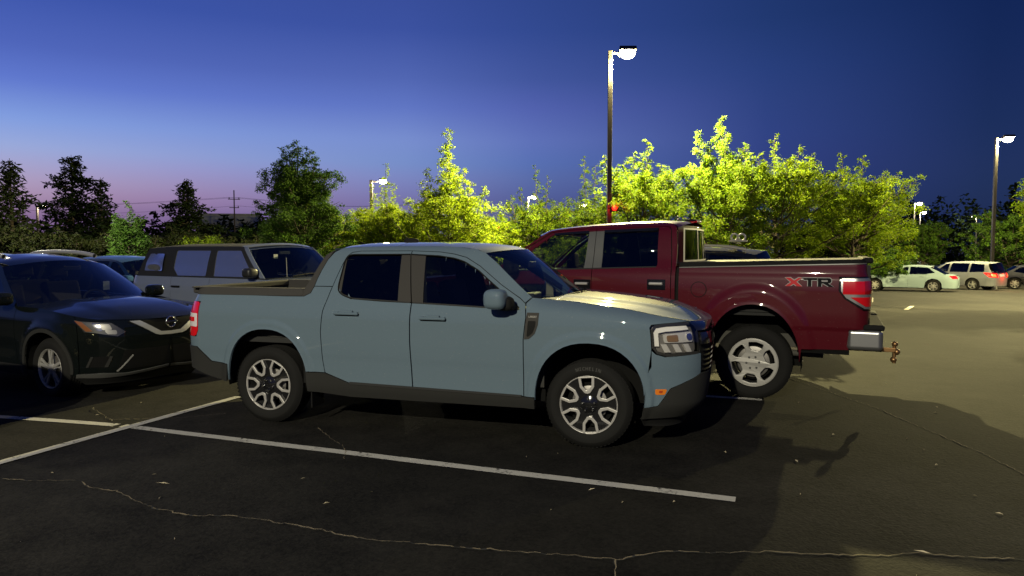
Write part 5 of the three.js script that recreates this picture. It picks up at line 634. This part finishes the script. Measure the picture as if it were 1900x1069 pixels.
// ---------------------------------------------------------------- lamp posts; each head has its own light
function lampPost(label, x, z, topY, turn, power, o = {}) {
  const g = groundY(x, z), t = thing('lamp_post', label, 'lamp post', [x, g, z], turn, 'lamp posts of the parking lot'), H = topY - g;
  const bronze = o.pale || mat(0.016, 0.013, 0.011, 0.4), w = 0.085;
  part(t, 'post_base', (() => { const c = new THREE.CylinderGeometry(0.28, 0.3, 0.7, 20); c.translate(0, 0.35, 0); return c; })(), mat(0.3, 0.29, 0.27, 0.9));
  part(t, 'pole', box(w * 1.9, H - 0.6, w * 1.9, 0, 0.6 + (H - 0.6) / 2, 0, 0.012), bronze); part(t, 'arm', box(0.32, 0.08, 0.08, 0.2, H - 0.08, 0, 0.01), bronze);
  const head = sub(t, 'lamp_head'); head.position.set(0.62, H - 0.06, 0); head.rotation.set(o.tiltX || 0, 0, o.tiltZ || 0); head.scale.setScalar(o.size || 1);
  part(head, 'lamp_housing', box(0.62, 0.16, 0.5, 0, 0.06, 0, 0.03), bronze);
  const lens = new THREE.SphereGeometry(0.27, 28, 12, 0, Math.PI * 2, Math.PI / 2, Math.PI / 2); lens.scale(1.05, 0.7, 0.9); lens.translate(0, -0.022, 0);
  const tint = o.tint || [1, 0.9, 0.62];
  part(head, 'lamp_lens', lens, mat(0.8, 0.8, 0.75, 0.4, { emissive: new THREE.Color().setRGB(1, 0.95, 0.8), emissiveIntensity: o.glow || 14 }));
  let l; if (o.spot) { l = new THREE.SpotLight(0xffffff, power, 0, o.spot, o.blend ?? 0.5); l.target.position.set(o.aim ? o.aim[0] : 0, -4, o.aim ? o.aim[1] : 0); head.add(l.target); } else l = new THREE.PointLight(0xffffff, power);
  l.color.setRGB(...tint); l.position.set(0, -0.33, 0); l.castShadow = true; l.shadow.radius = 6; l.shadow.mapSize.set(1024, 1024); l.shadow.camera.near = 0.3; l.shadow.camera.far = 120; head.add(l);
  for (const [ax, ay, az, pw, ang] of o.throws || []) { // side throws of the wide-beam lamp head
    const q = new THREE.SpotLight(0xffffff, pw, 0, ang, 0.9); q.color.setRGB(...tint); q.position.set(0, -0.33, 0); q.target.position.set(ax, ay, az); head.add(q, q.target); q.castShadow = true; q.shadow.radius = 6;
  }
  return t;
}
lampPost('tall lamp post burning brightest above the red truck', -3.0, -19.5, 8.82, 0.29, 1750, { glow: 30, tiltX: -0.3, throws: [[-8, -4.2, 0.2, 6500, 0.62], [-7, -5, -6, 3500, 0.5], [7.5, -6, -2.5, 2300, 0.55], [1.5, -4, 10, 1300, 0.8]], tint: [1, 0.86, 0.36] });
lampPost('tall lit lamp post at the right edge of the picture', 16.4, -41.9, 8.15, 0.2, 1900, { glow: 24, tiltX: -0.4, tint: [1, 0.86, 0.38] });
lampPost('lamp post behind the viewer lighting the trucks', -1.8, 18, 9, 0.4, 1150, { spot: 1.54, blend: 0.3, tint: [1, 0.93, 0.7] });
lampPost('lamp post outside the left edge lighting the dark trees', -25.5, -12, 8.4, 0.2, 900, { spot: 1.42, blend: 0.6, tint: [1, 0.92, 0.62] });
lampPost('lamp post outside the right edge lighting the lane and the trees', 18.5, -24, 8.4, 2.9, 2200, { spot: 1.5, blend: 0.4, tint: [1, 0.86, 0.38] });
for (const [lab, x, z, y, turn, pw, pale] of [['small far lamp burning among the bare twigs left of the tall yellow tree', -16.6, -26.9, 5.2, 0.3, 170], ['far lamp on pale post left of the main lamp post', -20.05, -70.6, 7.43, 0.2, 150, 1], ['smaller far lamp just left of the main lamp post', -17.64, -88, 7.5, 0.2, 120, 1], ['far lamp seen low through the leaves right of the main lamp', -5.5, -102, 7.47, 0.2, 120, 1], ['far lamp shining through the tall tree right of the main lamp', 0, -73.4, 7.5, 0.2, 150, 1], ['far lamp left of a pair beside the small round tree', 24.7, -96.4, 7.47, 0.2, 200, 1], ['far lamp right of a pair beside the small round tree', 31.8, -123.6, 7.5, 0.2, 150, 1], ['small far lamp before the dark wood left of the right lamp post', 44.8, -140, 7.52, 2.9, 120, 1], ['tiny white lamp in the dark trees at far left', -60, -44, 5.6, 0.3, 120]]) lampPost(lab, x, z, y, turn, pw, { glow: 26, tiltX: -0.6, size: y < 6 ? 0.6 : 1, pale: pale ? mat(0.4, 0.38, 0.33, 0.5) : null });
{ // red warning light clamped to the main lamp post
  const t = thing('warning_light', 'small red warning light on the main lamp post among the leaves', 'light', [-2.79, 3.12, -19.42], 0.2); part(t, 'light_housing', box(0.26, 0.26, 0.16, 0, 0, -0.04, 0.03), M.black); part(t, 'bracket', box(0.14, 0.05, 0.05, -0.16, 0, -0.06), M.black);
  const c = new THREE.SphereGeometry(0.09, 18, 12); c.scale(1, 1, 0.6); c.translate(0, 0, 0.05); part(t, 'red_lens', c, mat(0.3, 0.01, 0.01, 0.3, { emissive: new THREE.Color().setRGB(1, 0.02, 0.01), emissiveIntensity: 4 })); const l = new THREE.PointLight(0xff2010, 3); l.position.set(0, 0, 0.2); l.castShadow = true; t.add(l);
}
// ---------------------------------------------------------------- trees
const bark = mat(0.055, 0.042, 0.03, 0.95);
const leafMat = new THREE.MeshPhysicalMaterial({ vertexColors: true, color: 0xffffff, roughness: 0.85, side: THREE.DoubleSide, transmission: 0.45, thickness: 0, specularIntensity: 0.12 });
const needleMat = new THREE.MeshPhysicalMaterial({ vertexColors: true, color: 0xffffff, roughness: 0.9, side: THREE.DoubleSide, specularIntensity: 0.1 });
class Leaves {
  constructor(seed, tones) { this.r = rng(seed); this.p = []; this.n = []; this.c = []; this.tones = tones; }
  leaf(x, y, z, L, w, droop, tone) {
    const r = this.r, a = r() * 6.2832, b = droop + (r() - 0.5) * 1.5, ca = Math.cos(a), sa = Math.sin(a), cb = Math.cos(b), sb = Math.sin(b), dx = ca * cb, dy = -sb, dz = sa * cb, roll = (r() - 0.5) * 2.2;
    let sx = -sa, sy = 0, sz = ca; const nx0 = dy * sz - dz * sy, ny0 = dz * sx - dx * sz, nz0 = dx * sy - dy * sx, cr = Math.cos(roll), sr = Math.sin(roll); const px = sx * cr + nx0 * sr, py = sy * cr + ny0 * sr, pz = sz * cr + nz0 * sr; const nx = nx0 * cr - sx * sr, ny = ny0 * cr - sy * sr, nz = nz0 * cr - sz * sr;
    const T = this.tones[Math.floor(r() * this.tones.length)], k = tone * (0.8 + 0.4 * r()), bow = 0.12 * L;
    const A = [x, y, z], B = [x + dx * L * 0.45 + px * w + nx * bow, y + dy * L * 0.45 + py * w + ny * bow, z + dz * L * 0.45 + pz * w + nz * bow], C = [x + dx * L, y + dy * L, z + dz * L], D = [x + dx * L * 0.45 - px * w + nx * bow, y + dy * L * 0.45 - py * w + ny * bow, z + dz * L * 0.45 - pz * w + nz * bow];
    for (const q of [A, B, C, A, C, D]) { this.p.push(q[0], q[1], q[2]); this.n.push(-nx, -ny, -nz); this.c.push(T[0] * k, T[1] * k, T[2] * k); }
  }
  geo() { const g = new THREE.BufferGeometry(); g.setAttribute('position', new THREE.Float32BufferAttribute(this.p, 3)); g.setAttribute('normal', new THREE.Float32BufferAttribute(this.n, 3)); g.setAttribute('color', new THREE.Float32BufferAttribute(this.c, 3)); return g; }
}
function limb(P, r0, r1, seg = 6) { // tapered limb through points
  const out = []; for (let i = 0; i < P.length - 1; i++) { const a = lerp(r0, r1, i / (P.length - 1)), b = lerp(r0, r1, (i + 1) / (P.length - 1)); out.push(bar(P[i], P[i + 1], a, b, seg)); } return out;
}
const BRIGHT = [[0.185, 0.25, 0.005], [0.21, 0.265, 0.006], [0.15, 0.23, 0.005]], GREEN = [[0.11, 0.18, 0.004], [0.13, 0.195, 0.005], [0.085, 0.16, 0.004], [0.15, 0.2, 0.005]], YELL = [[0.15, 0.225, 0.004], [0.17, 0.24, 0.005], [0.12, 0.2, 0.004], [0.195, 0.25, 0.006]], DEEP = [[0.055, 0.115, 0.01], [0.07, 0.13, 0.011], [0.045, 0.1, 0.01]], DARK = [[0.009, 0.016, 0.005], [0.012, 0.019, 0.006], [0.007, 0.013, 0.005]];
function leafyTree(o) { // o: x z H R seed tones label tips [[dx, y, dz, r]...] trunk n leaf
  const r = rng(o.seed), g = groundY(o.x, o.z), t = thing(o.name || 'leafy_tree', o.label, 'tree', [o.x, g, o.z], 0, o.group);
  const wood = [], lv = new Leaves(o.seed + 7, o.tones || GREEN), H = o.H, R = o.R, tr = o.trunk ?? H * 0.22, LL = o.leaf || 0.1, env = o.env || (k => Math.pow(Math.sin(Math.PI * clamp(0.12 + 0.88 * k) ** 0.8), 0.62) * (1.08 - 0.3 * k));
  wood.push(...limb([[0, -0.1, 0], [0.03, tr * 0.6, 0.02], [0.06, tr, -0.03], [0.02, H * 0.55, 0.05], [-0.04, H * 0.82, 0]], 0.035 + H * 0.018, 0.015, 8));
  const clumps = []; const nb = o.nb || 46;
  for (let i = 0; i < nb; i++) {
    const k = (i + 0.5 * r()) / nb, y0 = lerp(tr * 0.85, H * 0.78, k ** 0.9), a = i * 2.39996 + r() * 0.5, yk = clamp((y0 - tr * 0.7) / (H - tr)), len = 1.15 * R * env(yk) * (0.75 + 0.4 * r()), rise = (o.rise ?? 0.55) * len * (0.6 + 0.7 * r()) + 0.1;
    const e = [Math.cos(a) * len, y0 + rise, Math.sin(a) * len], m = [e[0] * 0.5, y0 + rise * 0.35, e[2] * 0.5];
    wood.push(...limb([[0, y0, 0], m, e], 0.016 + 0.024 * (1 - k) + 0.008 * len, 0.006, 5));
    const nc = Math.max(3, Math.round(len / 0.26)); for (let j = 0; j < nc; j++) { const f = 0.3 + 0.75 * (j + r() * 0.6) / nc, s = 0.16 + 0.16 * len * 0.4; clumps.push([lerp(0, e[0], f) + (r() - 0.5) * s * 2.3, lerp(y0, e[1], f) + (r() - 0.4) * s * 2.2, lerp(0, e[2], f) + (r() - 0.5) * s * 2.3, 0.16 + 0.2 * r()]); }
  }
  const tips = [...(o.tips || [])]; for (let i = 0; i < (o.lead ?? 6); i++) { const a = i * 2.4 + r(), q = R * (0.3 + 0.45 * r()); tips.push([Math.cos(a) * q, H * (0.84 + 0.2 * r()), Math.sin(a) * q, 0.26 + 0.12 * r()]); }
  for (const T of tips) { // leaders that break the outline
    const [dx, y, dz, rad] = T, b = [dx * 0.35, Math.min(H * 0.45, y * 0.6), dz * 0.35]; wood.push(...limb([b, [dx * 0.8, lerp(b[1], y, 0.55), dz * 0.8], [dx, y, dz]], 0.028, 0.006, 5));
    const n = Math.ceil((y - b[1]) / 0.2); for (let j = 0; j < n; j++) { const f = 0.45 + 0.55 * j / (n - 1), w = rad * (1.15 - 0.75 * (f - 0.45) / 0.55); clumps.push([lerp(b[0], dx, f) + (r() - 0.5) * w * 2.2, lerp(b[1], y, f), lerp(b[2], dz, f) + (r() - 0.5) * w * 2.2, w * (0.6 + 0.5 * r())]); }
  }
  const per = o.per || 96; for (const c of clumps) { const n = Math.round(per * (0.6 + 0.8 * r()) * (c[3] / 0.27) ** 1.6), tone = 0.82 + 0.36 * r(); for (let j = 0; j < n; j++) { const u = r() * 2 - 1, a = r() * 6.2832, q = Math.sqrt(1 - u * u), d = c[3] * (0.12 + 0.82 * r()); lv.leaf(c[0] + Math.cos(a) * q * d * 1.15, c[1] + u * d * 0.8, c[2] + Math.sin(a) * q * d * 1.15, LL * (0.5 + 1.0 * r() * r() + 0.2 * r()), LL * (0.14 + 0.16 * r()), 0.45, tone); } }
  part(t, 'trunk', wood, bark); part(t, 'crown', lv.geo(), leafMat); return t;
}
function spruceTree(o) {
  const r = rng(o.seed), g = groundY(o.x, o.z), t = thing('spruce_tree', o.label, 'tree', [o.x, g, o.z], 0, o.group), lv = new Leaves(o.seed + 3, o.tones || DARK), wood = [...limb([[0, 0, 0], [0, o.H * 0.5, 0], [0, o.H, 0]], 0.16, 0.01, 7)], H = o.H;
  const n = o.n || 120; for (let i = 0; i < n; i++) {
    const k = i / n, y = lerp(0.25, H * 0.985, k), a = i * 2.39996 + r(), len = o.R * (1 - k) ** (o.pow || 0.8) * (0.6 + 0.6 * r()) * (0.86 + 0.3 * Math.sin(k * 34 + o.seed)) + 0.1, dr = len * (0.12 - 0.42 * k), ca = Math.cos(a), sa = Math.sin(a);
    wood.push(bar([0, y, 0], [ca * len, y - dr, sa * len], 0.02, 0.005, 4));
    const m = Math.ceil(len * (o.dens || 44)); for (let j = 0; j < m; j++) { const f = 0.12 + 0.9 * Math.sqrt(r()), w = 0.14 + 0.1 * len * (1 - f * 0.5); lv.leaf(ca * len * f + (r() - 0.5) * w * 2, y - dr * f - 0.06 * r() + (r() - 0.5) * w * 0.8, sa * len * f + (r() - 0.5) * w * 2, 0.2 + 0.12 * r(), 0.035 + 0.03 * r(), 0.2, 0.8 + 0.4 * r()); }
  }
  part(t, 'trunk', wood, bark); part(t, 'crown', lv.geo(), needleMat); return t;
}
const GL = 'lit trees on the islands';
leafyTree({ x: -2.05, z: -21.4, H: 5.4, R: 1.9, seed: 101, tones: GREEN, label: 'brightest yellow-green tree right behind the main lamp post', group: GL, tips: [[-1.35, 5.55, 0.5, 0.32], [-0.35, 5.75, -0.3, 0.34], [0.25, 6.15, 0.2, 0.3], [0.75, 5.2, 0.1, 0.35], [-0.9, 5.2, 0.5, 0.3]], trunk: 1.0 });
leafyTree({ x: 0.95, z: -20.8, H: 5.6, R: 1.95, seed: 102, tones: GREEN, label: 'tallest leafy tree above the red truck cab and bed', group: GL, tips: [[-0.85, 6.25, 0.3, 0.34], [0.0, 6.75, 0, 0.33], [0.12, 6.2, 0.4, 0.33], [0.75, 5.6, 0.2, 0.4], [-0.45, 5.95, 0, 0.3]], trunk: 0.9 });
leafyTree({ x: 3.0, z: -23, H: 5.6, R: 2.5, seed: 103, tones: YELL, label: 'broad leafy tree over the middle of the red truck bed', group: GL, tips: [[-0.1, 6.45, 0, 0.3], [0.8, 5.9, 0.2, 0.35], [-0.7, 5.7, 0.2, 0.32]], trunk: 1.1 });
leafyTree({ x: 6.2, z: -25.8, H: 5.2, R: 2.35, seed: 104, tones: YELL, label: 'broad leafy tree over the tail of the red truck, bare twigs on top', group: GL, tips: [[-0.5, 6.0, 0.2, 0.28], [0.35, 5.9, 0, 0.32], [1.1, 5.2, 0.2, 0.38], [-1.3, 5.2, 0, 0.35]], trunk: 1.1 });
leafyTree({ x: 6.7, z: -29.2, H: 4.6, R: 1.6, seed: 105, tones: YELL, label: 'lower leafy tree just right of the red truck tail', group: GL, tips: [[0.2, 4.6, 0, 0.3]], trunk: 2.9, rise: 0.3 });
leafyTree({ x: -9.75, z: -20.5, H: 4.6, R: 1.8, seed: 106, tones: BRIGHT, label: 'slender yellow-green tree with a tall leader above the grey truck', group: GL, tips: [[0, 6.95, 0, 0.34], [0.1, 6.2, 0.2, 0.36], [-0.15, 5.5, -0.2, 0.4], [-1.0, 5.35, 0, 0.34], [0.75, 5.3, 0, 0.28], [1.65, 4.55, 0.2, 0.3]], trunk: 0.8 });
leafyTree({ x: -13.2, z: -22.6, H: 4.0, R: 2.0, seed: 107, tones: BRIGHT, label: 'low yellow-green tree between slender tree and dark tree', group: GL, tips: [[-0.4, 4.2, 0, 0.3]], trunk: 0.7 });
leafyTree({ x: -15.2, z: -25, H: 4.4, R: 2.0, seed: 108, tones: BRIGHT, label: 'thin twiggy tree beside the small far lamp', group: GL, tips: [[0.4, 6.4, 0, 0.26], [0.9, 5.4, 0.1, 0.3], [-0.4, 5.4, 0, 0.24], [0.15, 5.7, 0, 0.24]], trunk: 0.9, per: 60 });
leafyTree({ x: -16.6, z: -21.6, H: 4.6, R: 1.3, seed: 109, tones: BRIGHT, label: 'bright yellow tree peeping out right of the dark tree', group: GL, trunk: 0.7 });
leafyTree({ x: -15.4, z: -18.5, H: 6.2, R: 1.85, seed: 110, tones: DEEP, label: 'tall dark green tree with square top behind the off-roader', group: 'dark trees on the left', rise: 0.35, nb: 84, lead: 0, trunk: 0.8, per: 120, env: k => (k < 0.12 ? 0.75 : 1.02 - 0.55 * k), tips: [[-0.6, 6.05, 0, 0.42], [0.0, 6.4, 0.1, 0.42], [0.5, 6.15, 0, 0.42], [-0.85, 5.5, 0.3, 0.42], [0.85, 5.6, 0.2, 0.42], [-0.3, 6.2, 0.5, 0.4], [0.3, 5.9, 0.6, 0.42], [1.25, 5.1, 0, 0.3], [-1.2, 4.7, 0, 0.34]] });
leafyTree({ x: -7.2, z: -25.6, H: 4.4, R: 2.0, seed: 111, tones: GREEN, label: 'dull green thin tree left of the main lamp post', group: GL, tips: [[-0.2, 6.0, 0, 0.22], [0.4, 5.5, 0, 0.2], [-1.0, 5.0, 0, 0.22]], trunk: 0.7, per: 80 });
leafyTree({ x: -5.0, z: -26.6, H: 4.5, R: 1.9, seed: 112, tones: GREEN, label: 'dull green tree with two dark tops close behind the main lamp post', group: GL, tips: [[-0.3, 6.4, 0, 0.24], [0.25, 6.0, 0, 0.26]], trunk: 0.7, per: 80 });
leafyTree({ x: -9.4, z: -24.6, H: 3.3, R: 1.8, seed: 113, tones: BRIGHT, label: 'low bushy tree under the red sign left of centre', group: GL, trunk: 0.5 });
leafyTree({ x: -23.0, z: -17.5, H: 4.05, R: 0.85, seed: 114, tones: [[0.07, 0.15, 0.02], [0.08, 0.17, 0.022], [0.06, 0.13, 0.02]], label: 'small bright green tree above the dark blue car', group: 'dark trees on the left', trunk: 1.3, nb: 26, lead: 2, tips: [[0.05, 4.25, 0, 0.28]] });
leafyTree({ x: 17.2, z: -60.8, H: 5.0, R: 1.9, seed: 115, tones: DEEP, label: 'small round tree under the pair of far lamps', group: 'far trees on the right', trunk: 1.3, env: k => Math.sin(Math.PI * clamp(0.1 + 0.85 * k)) ** 0.6, leaf: 0.2, per: 40 });
leafyTree({ x: 21.8, z: -55, H: 5.2, R: 2.8, seed: 116, tones: DEEP, label: 'bushy green tree left of the right lamp post foot', group: 'far trees on the right', trunk: 0.6, leaf: 0.2, per: 40 });
leafyTree({ x: 25.5, z: -52, H: 6, R: 2.8, seed: 117, tones: DEEP, label: 'bushy green tree right of the right lamp post foot', group: 'far trees on the right', trunk: 0.6, leaf: 0.2, per: 40 });
leafyTree({ x: 12.3, z: -18.2, H: 4.6, R: 2.4, seed: 118, tones: GREEN, label: 'leafy branches reaching in from the right edge', group: 'far trees on the right', trunk: 2.4, env: k => Math.sin(Math.PI * clamp(0.2 + 0.75 * k)) ** 0.7, rise: 0.2 });
leafyTree({ x: 9.5, z: -37, H: 1.6, R: 1.5, seed: 119, tones: DEEP, name: 'low_shrub', label: 'low dark shrub between the red truck tail and the pale sedan', group: 'far trees on the right', trunk: 0.15, nb: 24, leaf: 0.12 });
spruceTree({ x: -32.3, z: -23.1, H: 7.5, R: 2.3, seed: 201, label: 'tallest dark spruce behind the black crossover', group: 'dark spruces on the left', pow: 0.62, n: 150 });
spruceTree({ x: -30.7, z: -23.4, H: 6.3, R: 1.6, seed: 202, label: 'second dark spruce leaning on the right of the tallest one', group: 'dark spruces on the left', n: 110 });
spruceTree({ x: -27.9, z: -26.5, H: 6.5, R: 2.9, seed: 203, label: 'single pointed dark spruce left of the utility pole', group: 'dark spruces on the left', pow: 0.95, n: 150 });
spruceTree({ x: -31.7, z: -19.2, H: 6.75, R: 1.6, seed: 204, label: 'feathery dark tree at the left edge of the picture', group: 'dark spruces on the left', tones: [[0.014, 0.022, 0.007], [0.018, 0.024, 0.008]], pow: 0.7 });
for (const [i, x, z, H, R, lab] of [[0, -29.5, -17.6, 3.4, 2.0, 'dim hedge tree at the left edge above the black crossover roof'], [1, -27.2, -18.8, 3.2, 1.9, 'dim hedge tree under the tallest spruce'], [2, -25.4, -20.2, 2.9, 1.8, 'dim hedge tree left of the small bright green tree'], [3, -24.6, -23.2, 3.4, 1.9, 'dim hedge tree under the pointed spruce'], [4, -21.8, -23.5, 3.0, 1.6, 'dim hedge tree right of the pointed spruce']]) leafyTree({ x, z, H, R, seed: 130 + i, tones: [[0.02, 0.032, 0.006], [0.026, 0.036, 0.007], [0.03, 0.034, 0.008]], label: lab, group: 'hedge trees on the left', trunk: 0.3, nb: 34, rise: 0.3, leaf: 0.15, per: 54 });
leafyTree({ x: -22.3, z: -21.0, H: 2.9, R: 1.2, seed: 140, tones: GREEN, label: 'small lit bush right of the pointed spruce', group: 'hedge trees on the left', trunk: 0.3, nb: 24 });
{ // far woods that read as one dark mass
  const lv = new Leaves(900, DARK), r = lv.r;
  const belt = (x0, z0, x1, z1, n, h0, h1) => { for (let i = 0; i < n; i++) { const k = r(), x = lerp(x0, x1, k) + (r() - 0.5) * 8, z = lerp(z0, z1, k) + (r() - 0.5) * 8, H = lerp(h0, h1, 0.5 + 0.5 * Math.sin(k * 37 + 1) * Math.sin(k * 91)) * (0.8 + 0.4 * r()), R = 1.5 + 2.5 * r(); for (let j = 0; j < 130; j++) { const u = r(), a = r() * 6.28, q = R * Math.sqrt(r()) * Math.sin(Math.PI * clamp(0.25 + 0.7 * u)); lv.leaf(x + Math.cos(a) * q, groundY(x, z) + 0.2 + H * u, z + Math.sin(a) * q, 0.7 + 0.5 * r(), 0.25, 0.3, 0.7 + 0.6 * r()); } } };
  belt(35, -150, 105, -120, 150, 8, 14); belt(15, -150, 50, -160, 50, 6, 9); belt(-120, -70, -45, -95, 130, 6, 8.5); belt(-62, -34, -22, -52, 130, 2.6, 3.8); belt(-150, -75, -110, 30, 120, 6, 10); belt(-60, -110, 25, -155, 120, 5, 8);
  const m = part(scene, 'distant_woods', lv.geo(), needleMat); m.userData = { kind: 'stuff', label: 'dark distant woods along the horizon', category: 'woods' };
}
// ---------------------------------------------------------------- far things
{ // pale industrial block with a dark lower shed
  const t = thing('warehouse', 'pale flat-roofed block on the horizon beside the utility pole', 'building', at(-76, -91), 0.5);
  part(t, 'wall', box(9, 3.2, 6, 0, 7.2, 0), mat(0.35, 0.36, 0.38, 0.9)); part(t, 'roof_edge', box(9.3, 0.25, 6.3, 0, 8.9, 0), mat(0.3, 0.3, 0.3, 0.9)); part(t, 'lower_shed', box(34, 5.6, 14, 6, 2.8, 0), mat(0.04, 0.04, 0.045, 0.9)); for (const x of [-3, -1, 1, 3]) part(t, 'wall_panel', box(1.6, 2.6, 0.1, x, 7.2, 3.06), mat(0.3, 0.31, 0.33, 0.8));
}
{ const t = thing('utility_pole', 'wooden utility pole with cross-arms and wires on the left horizon', 'pole', at(-61, -73), 0.6);
  part(t, 'pole', bar([0, 0, 0], [0, 11.2, 0], 0.11, 0.07, 8), bark); for (const [y, w] of [[10.0, 1.5], [8.9, 1.2]]) part(t, 'cross_arm', box(w, 0.09, 0.09, 0, y, 0.1), bark); for (const [y, x] of [[10.15, -0.6], [10.15, 0.6], [9.05, 0.5]]) { part(t, 'insulator', box(0.1, 0.2, 0.1, x, y, 0.12), M.trim); part(t, 'wire', tube([[x, y + 0.1, 0], [x + 14, y - 0.9, 1], [x + 30, y - 0.2, 2]], 0.014), M.black); part(t, 'wire', tube([[x, y + 0.1, 0], [x - 16, y - 1.1, -1], [x - 34, y - 0.3, -2]], 0.014), M.black); }
}
function signal(label, x, z, y, lit, dir) { // traffic signal on a mast
  const t = thing('traffic_light', label, 'traffic light', at(x, z), dir), g = groundY(x, z), h = y - g; part(t, 'mast', bar([0, 0, -0.25], [0, h + 0.8, -0.25], 0.1, 0.08, 10), M.darkMetal); part(t, 'signal_box', box(0.5, 1.45, 0.3, 0, h, 0, 0.04), M.black); part(t, 'bracket', box(0.06, 0.06, 0.3, 0, h + 0.5, -0.2), M.black);
  [['red_lamp', 0.45, [1, 0.03, 0.02]], ['amber_lamp', 0, [1, 0.5, 0.05]], ['green_lamp', -0.45, [0.05, 1, 0.6]]].forEach(([n, dy, c], i) => { const on = i === lit, d = new THREE.CylinderGeometry(0.2, 0.2, 0.06, 20); d.rotateX(Math.PI / 2); d.translate(0, h + dy, 0.17); part(t, n, d, mat(c[0] * 0.1, c[1] * 0.1, c[2] * 0.1, 0.3, on ? { emissive: new THREE.Color().setRGB(...c), emissiveIntensity: 14 } : {})); });
  const l = new THREE.PointLight(0xffffff, 12); l.color.setRGB(...(lit ? [0.05, 1, 0.6] : [1, 0.05, 0.03])); l.position.set(0, h + (lit ? -0.45 : 0.45), 0.45); l.castShadow = true; t.add(l);
}
signal('traffic light showing green at the far right edge', 33.4, -66, 4.0, 2, -0.4);
{ const t = thing('roof_sign', 'small glowing red sign behind the trees left of centre', 'sign', at(-24.5, -75), 0.2); part(t, 'sign_board', box(1.5, 0.6, 0.15, 0, 5.9, 0, 0.04), M.black); for (let i = 0; i < 3; i++) part(t, 'sign_panel', box(0.34, 0.26, 0.05, -0.44 + i * 0.44, 5.9, 0.09, 0.02), mat(0.1, 0.005, 0.005, 0.4, { emissive: new THREE.Color(1, 0.04, 0.05), emissiveIntensity: 4 })); for (const x of [-0.9, 0.9]) part(t, 'sign_post', box(0.15, 5.5, 0.15, x, 2.75, 0), M.darkMetal); const l = new THREE.PointLight(0xff2018, 10); l.position.set(0, 5.9, 0.6); l.castShadow = true; t.add(l); }
{ // white rail fence seen past the off-roader
  const t = thing('rail_fence', 'short stretch of pale rail fence between off-roader and grey truck', 'fence', at(-13.8, -24.2), 0.25), w = mat(0.5, 0.48, 0.42, 0.8); for (let i = 0; i < 5; i++) part(t, 'post', box(0.1, 1.3, 0.1, -3.2 + i * 1.6, 0.6, 0), w); for (const y of [0.72, 1.12]) part(t, 'rail', box(6.6, 0.12, 0.04, 0, y, 0.07), w);
}
{ // low brick planter past the red truck's tail: single bricks in courses
  const t = thing('brick_planter', 'low red brick planter just right of the red truck tail', 'planter', at(10.55, -47.2), 0.15), bm = [mat(0.2, 0.06, 0.04, 0.9), mat(0.16, 0.05, 0.035, 0.9), mat(0.24, 0.08, 0.05, 0.9)], r = rng(77); part(t, 'wall', box(1.7, 1.15, 0.9, 0, 0.55, 0), mat(0.2, 0.18, 0.16, 0.95)); const bg = box(0.2, 0.06, 0.03); for (let j = 0; j < 15; j++) for (let i = 0; i < 8; i++) { const b = part(t, 'brick', bg, bm[Math.floor(r() * 3)]); b.position.set(-0.75 + i * 0.213 + (j % 2) * 0.05 - 0.02, 0.08 + j * 0.073, 0.455); } part(t, 'coping', box(1.85, 0.08, 1.0, 0, 1.17, 0, 0.02), mat(0.3, 0.28, 0.25, 0.9));
}
renderer.render(scene, camera);
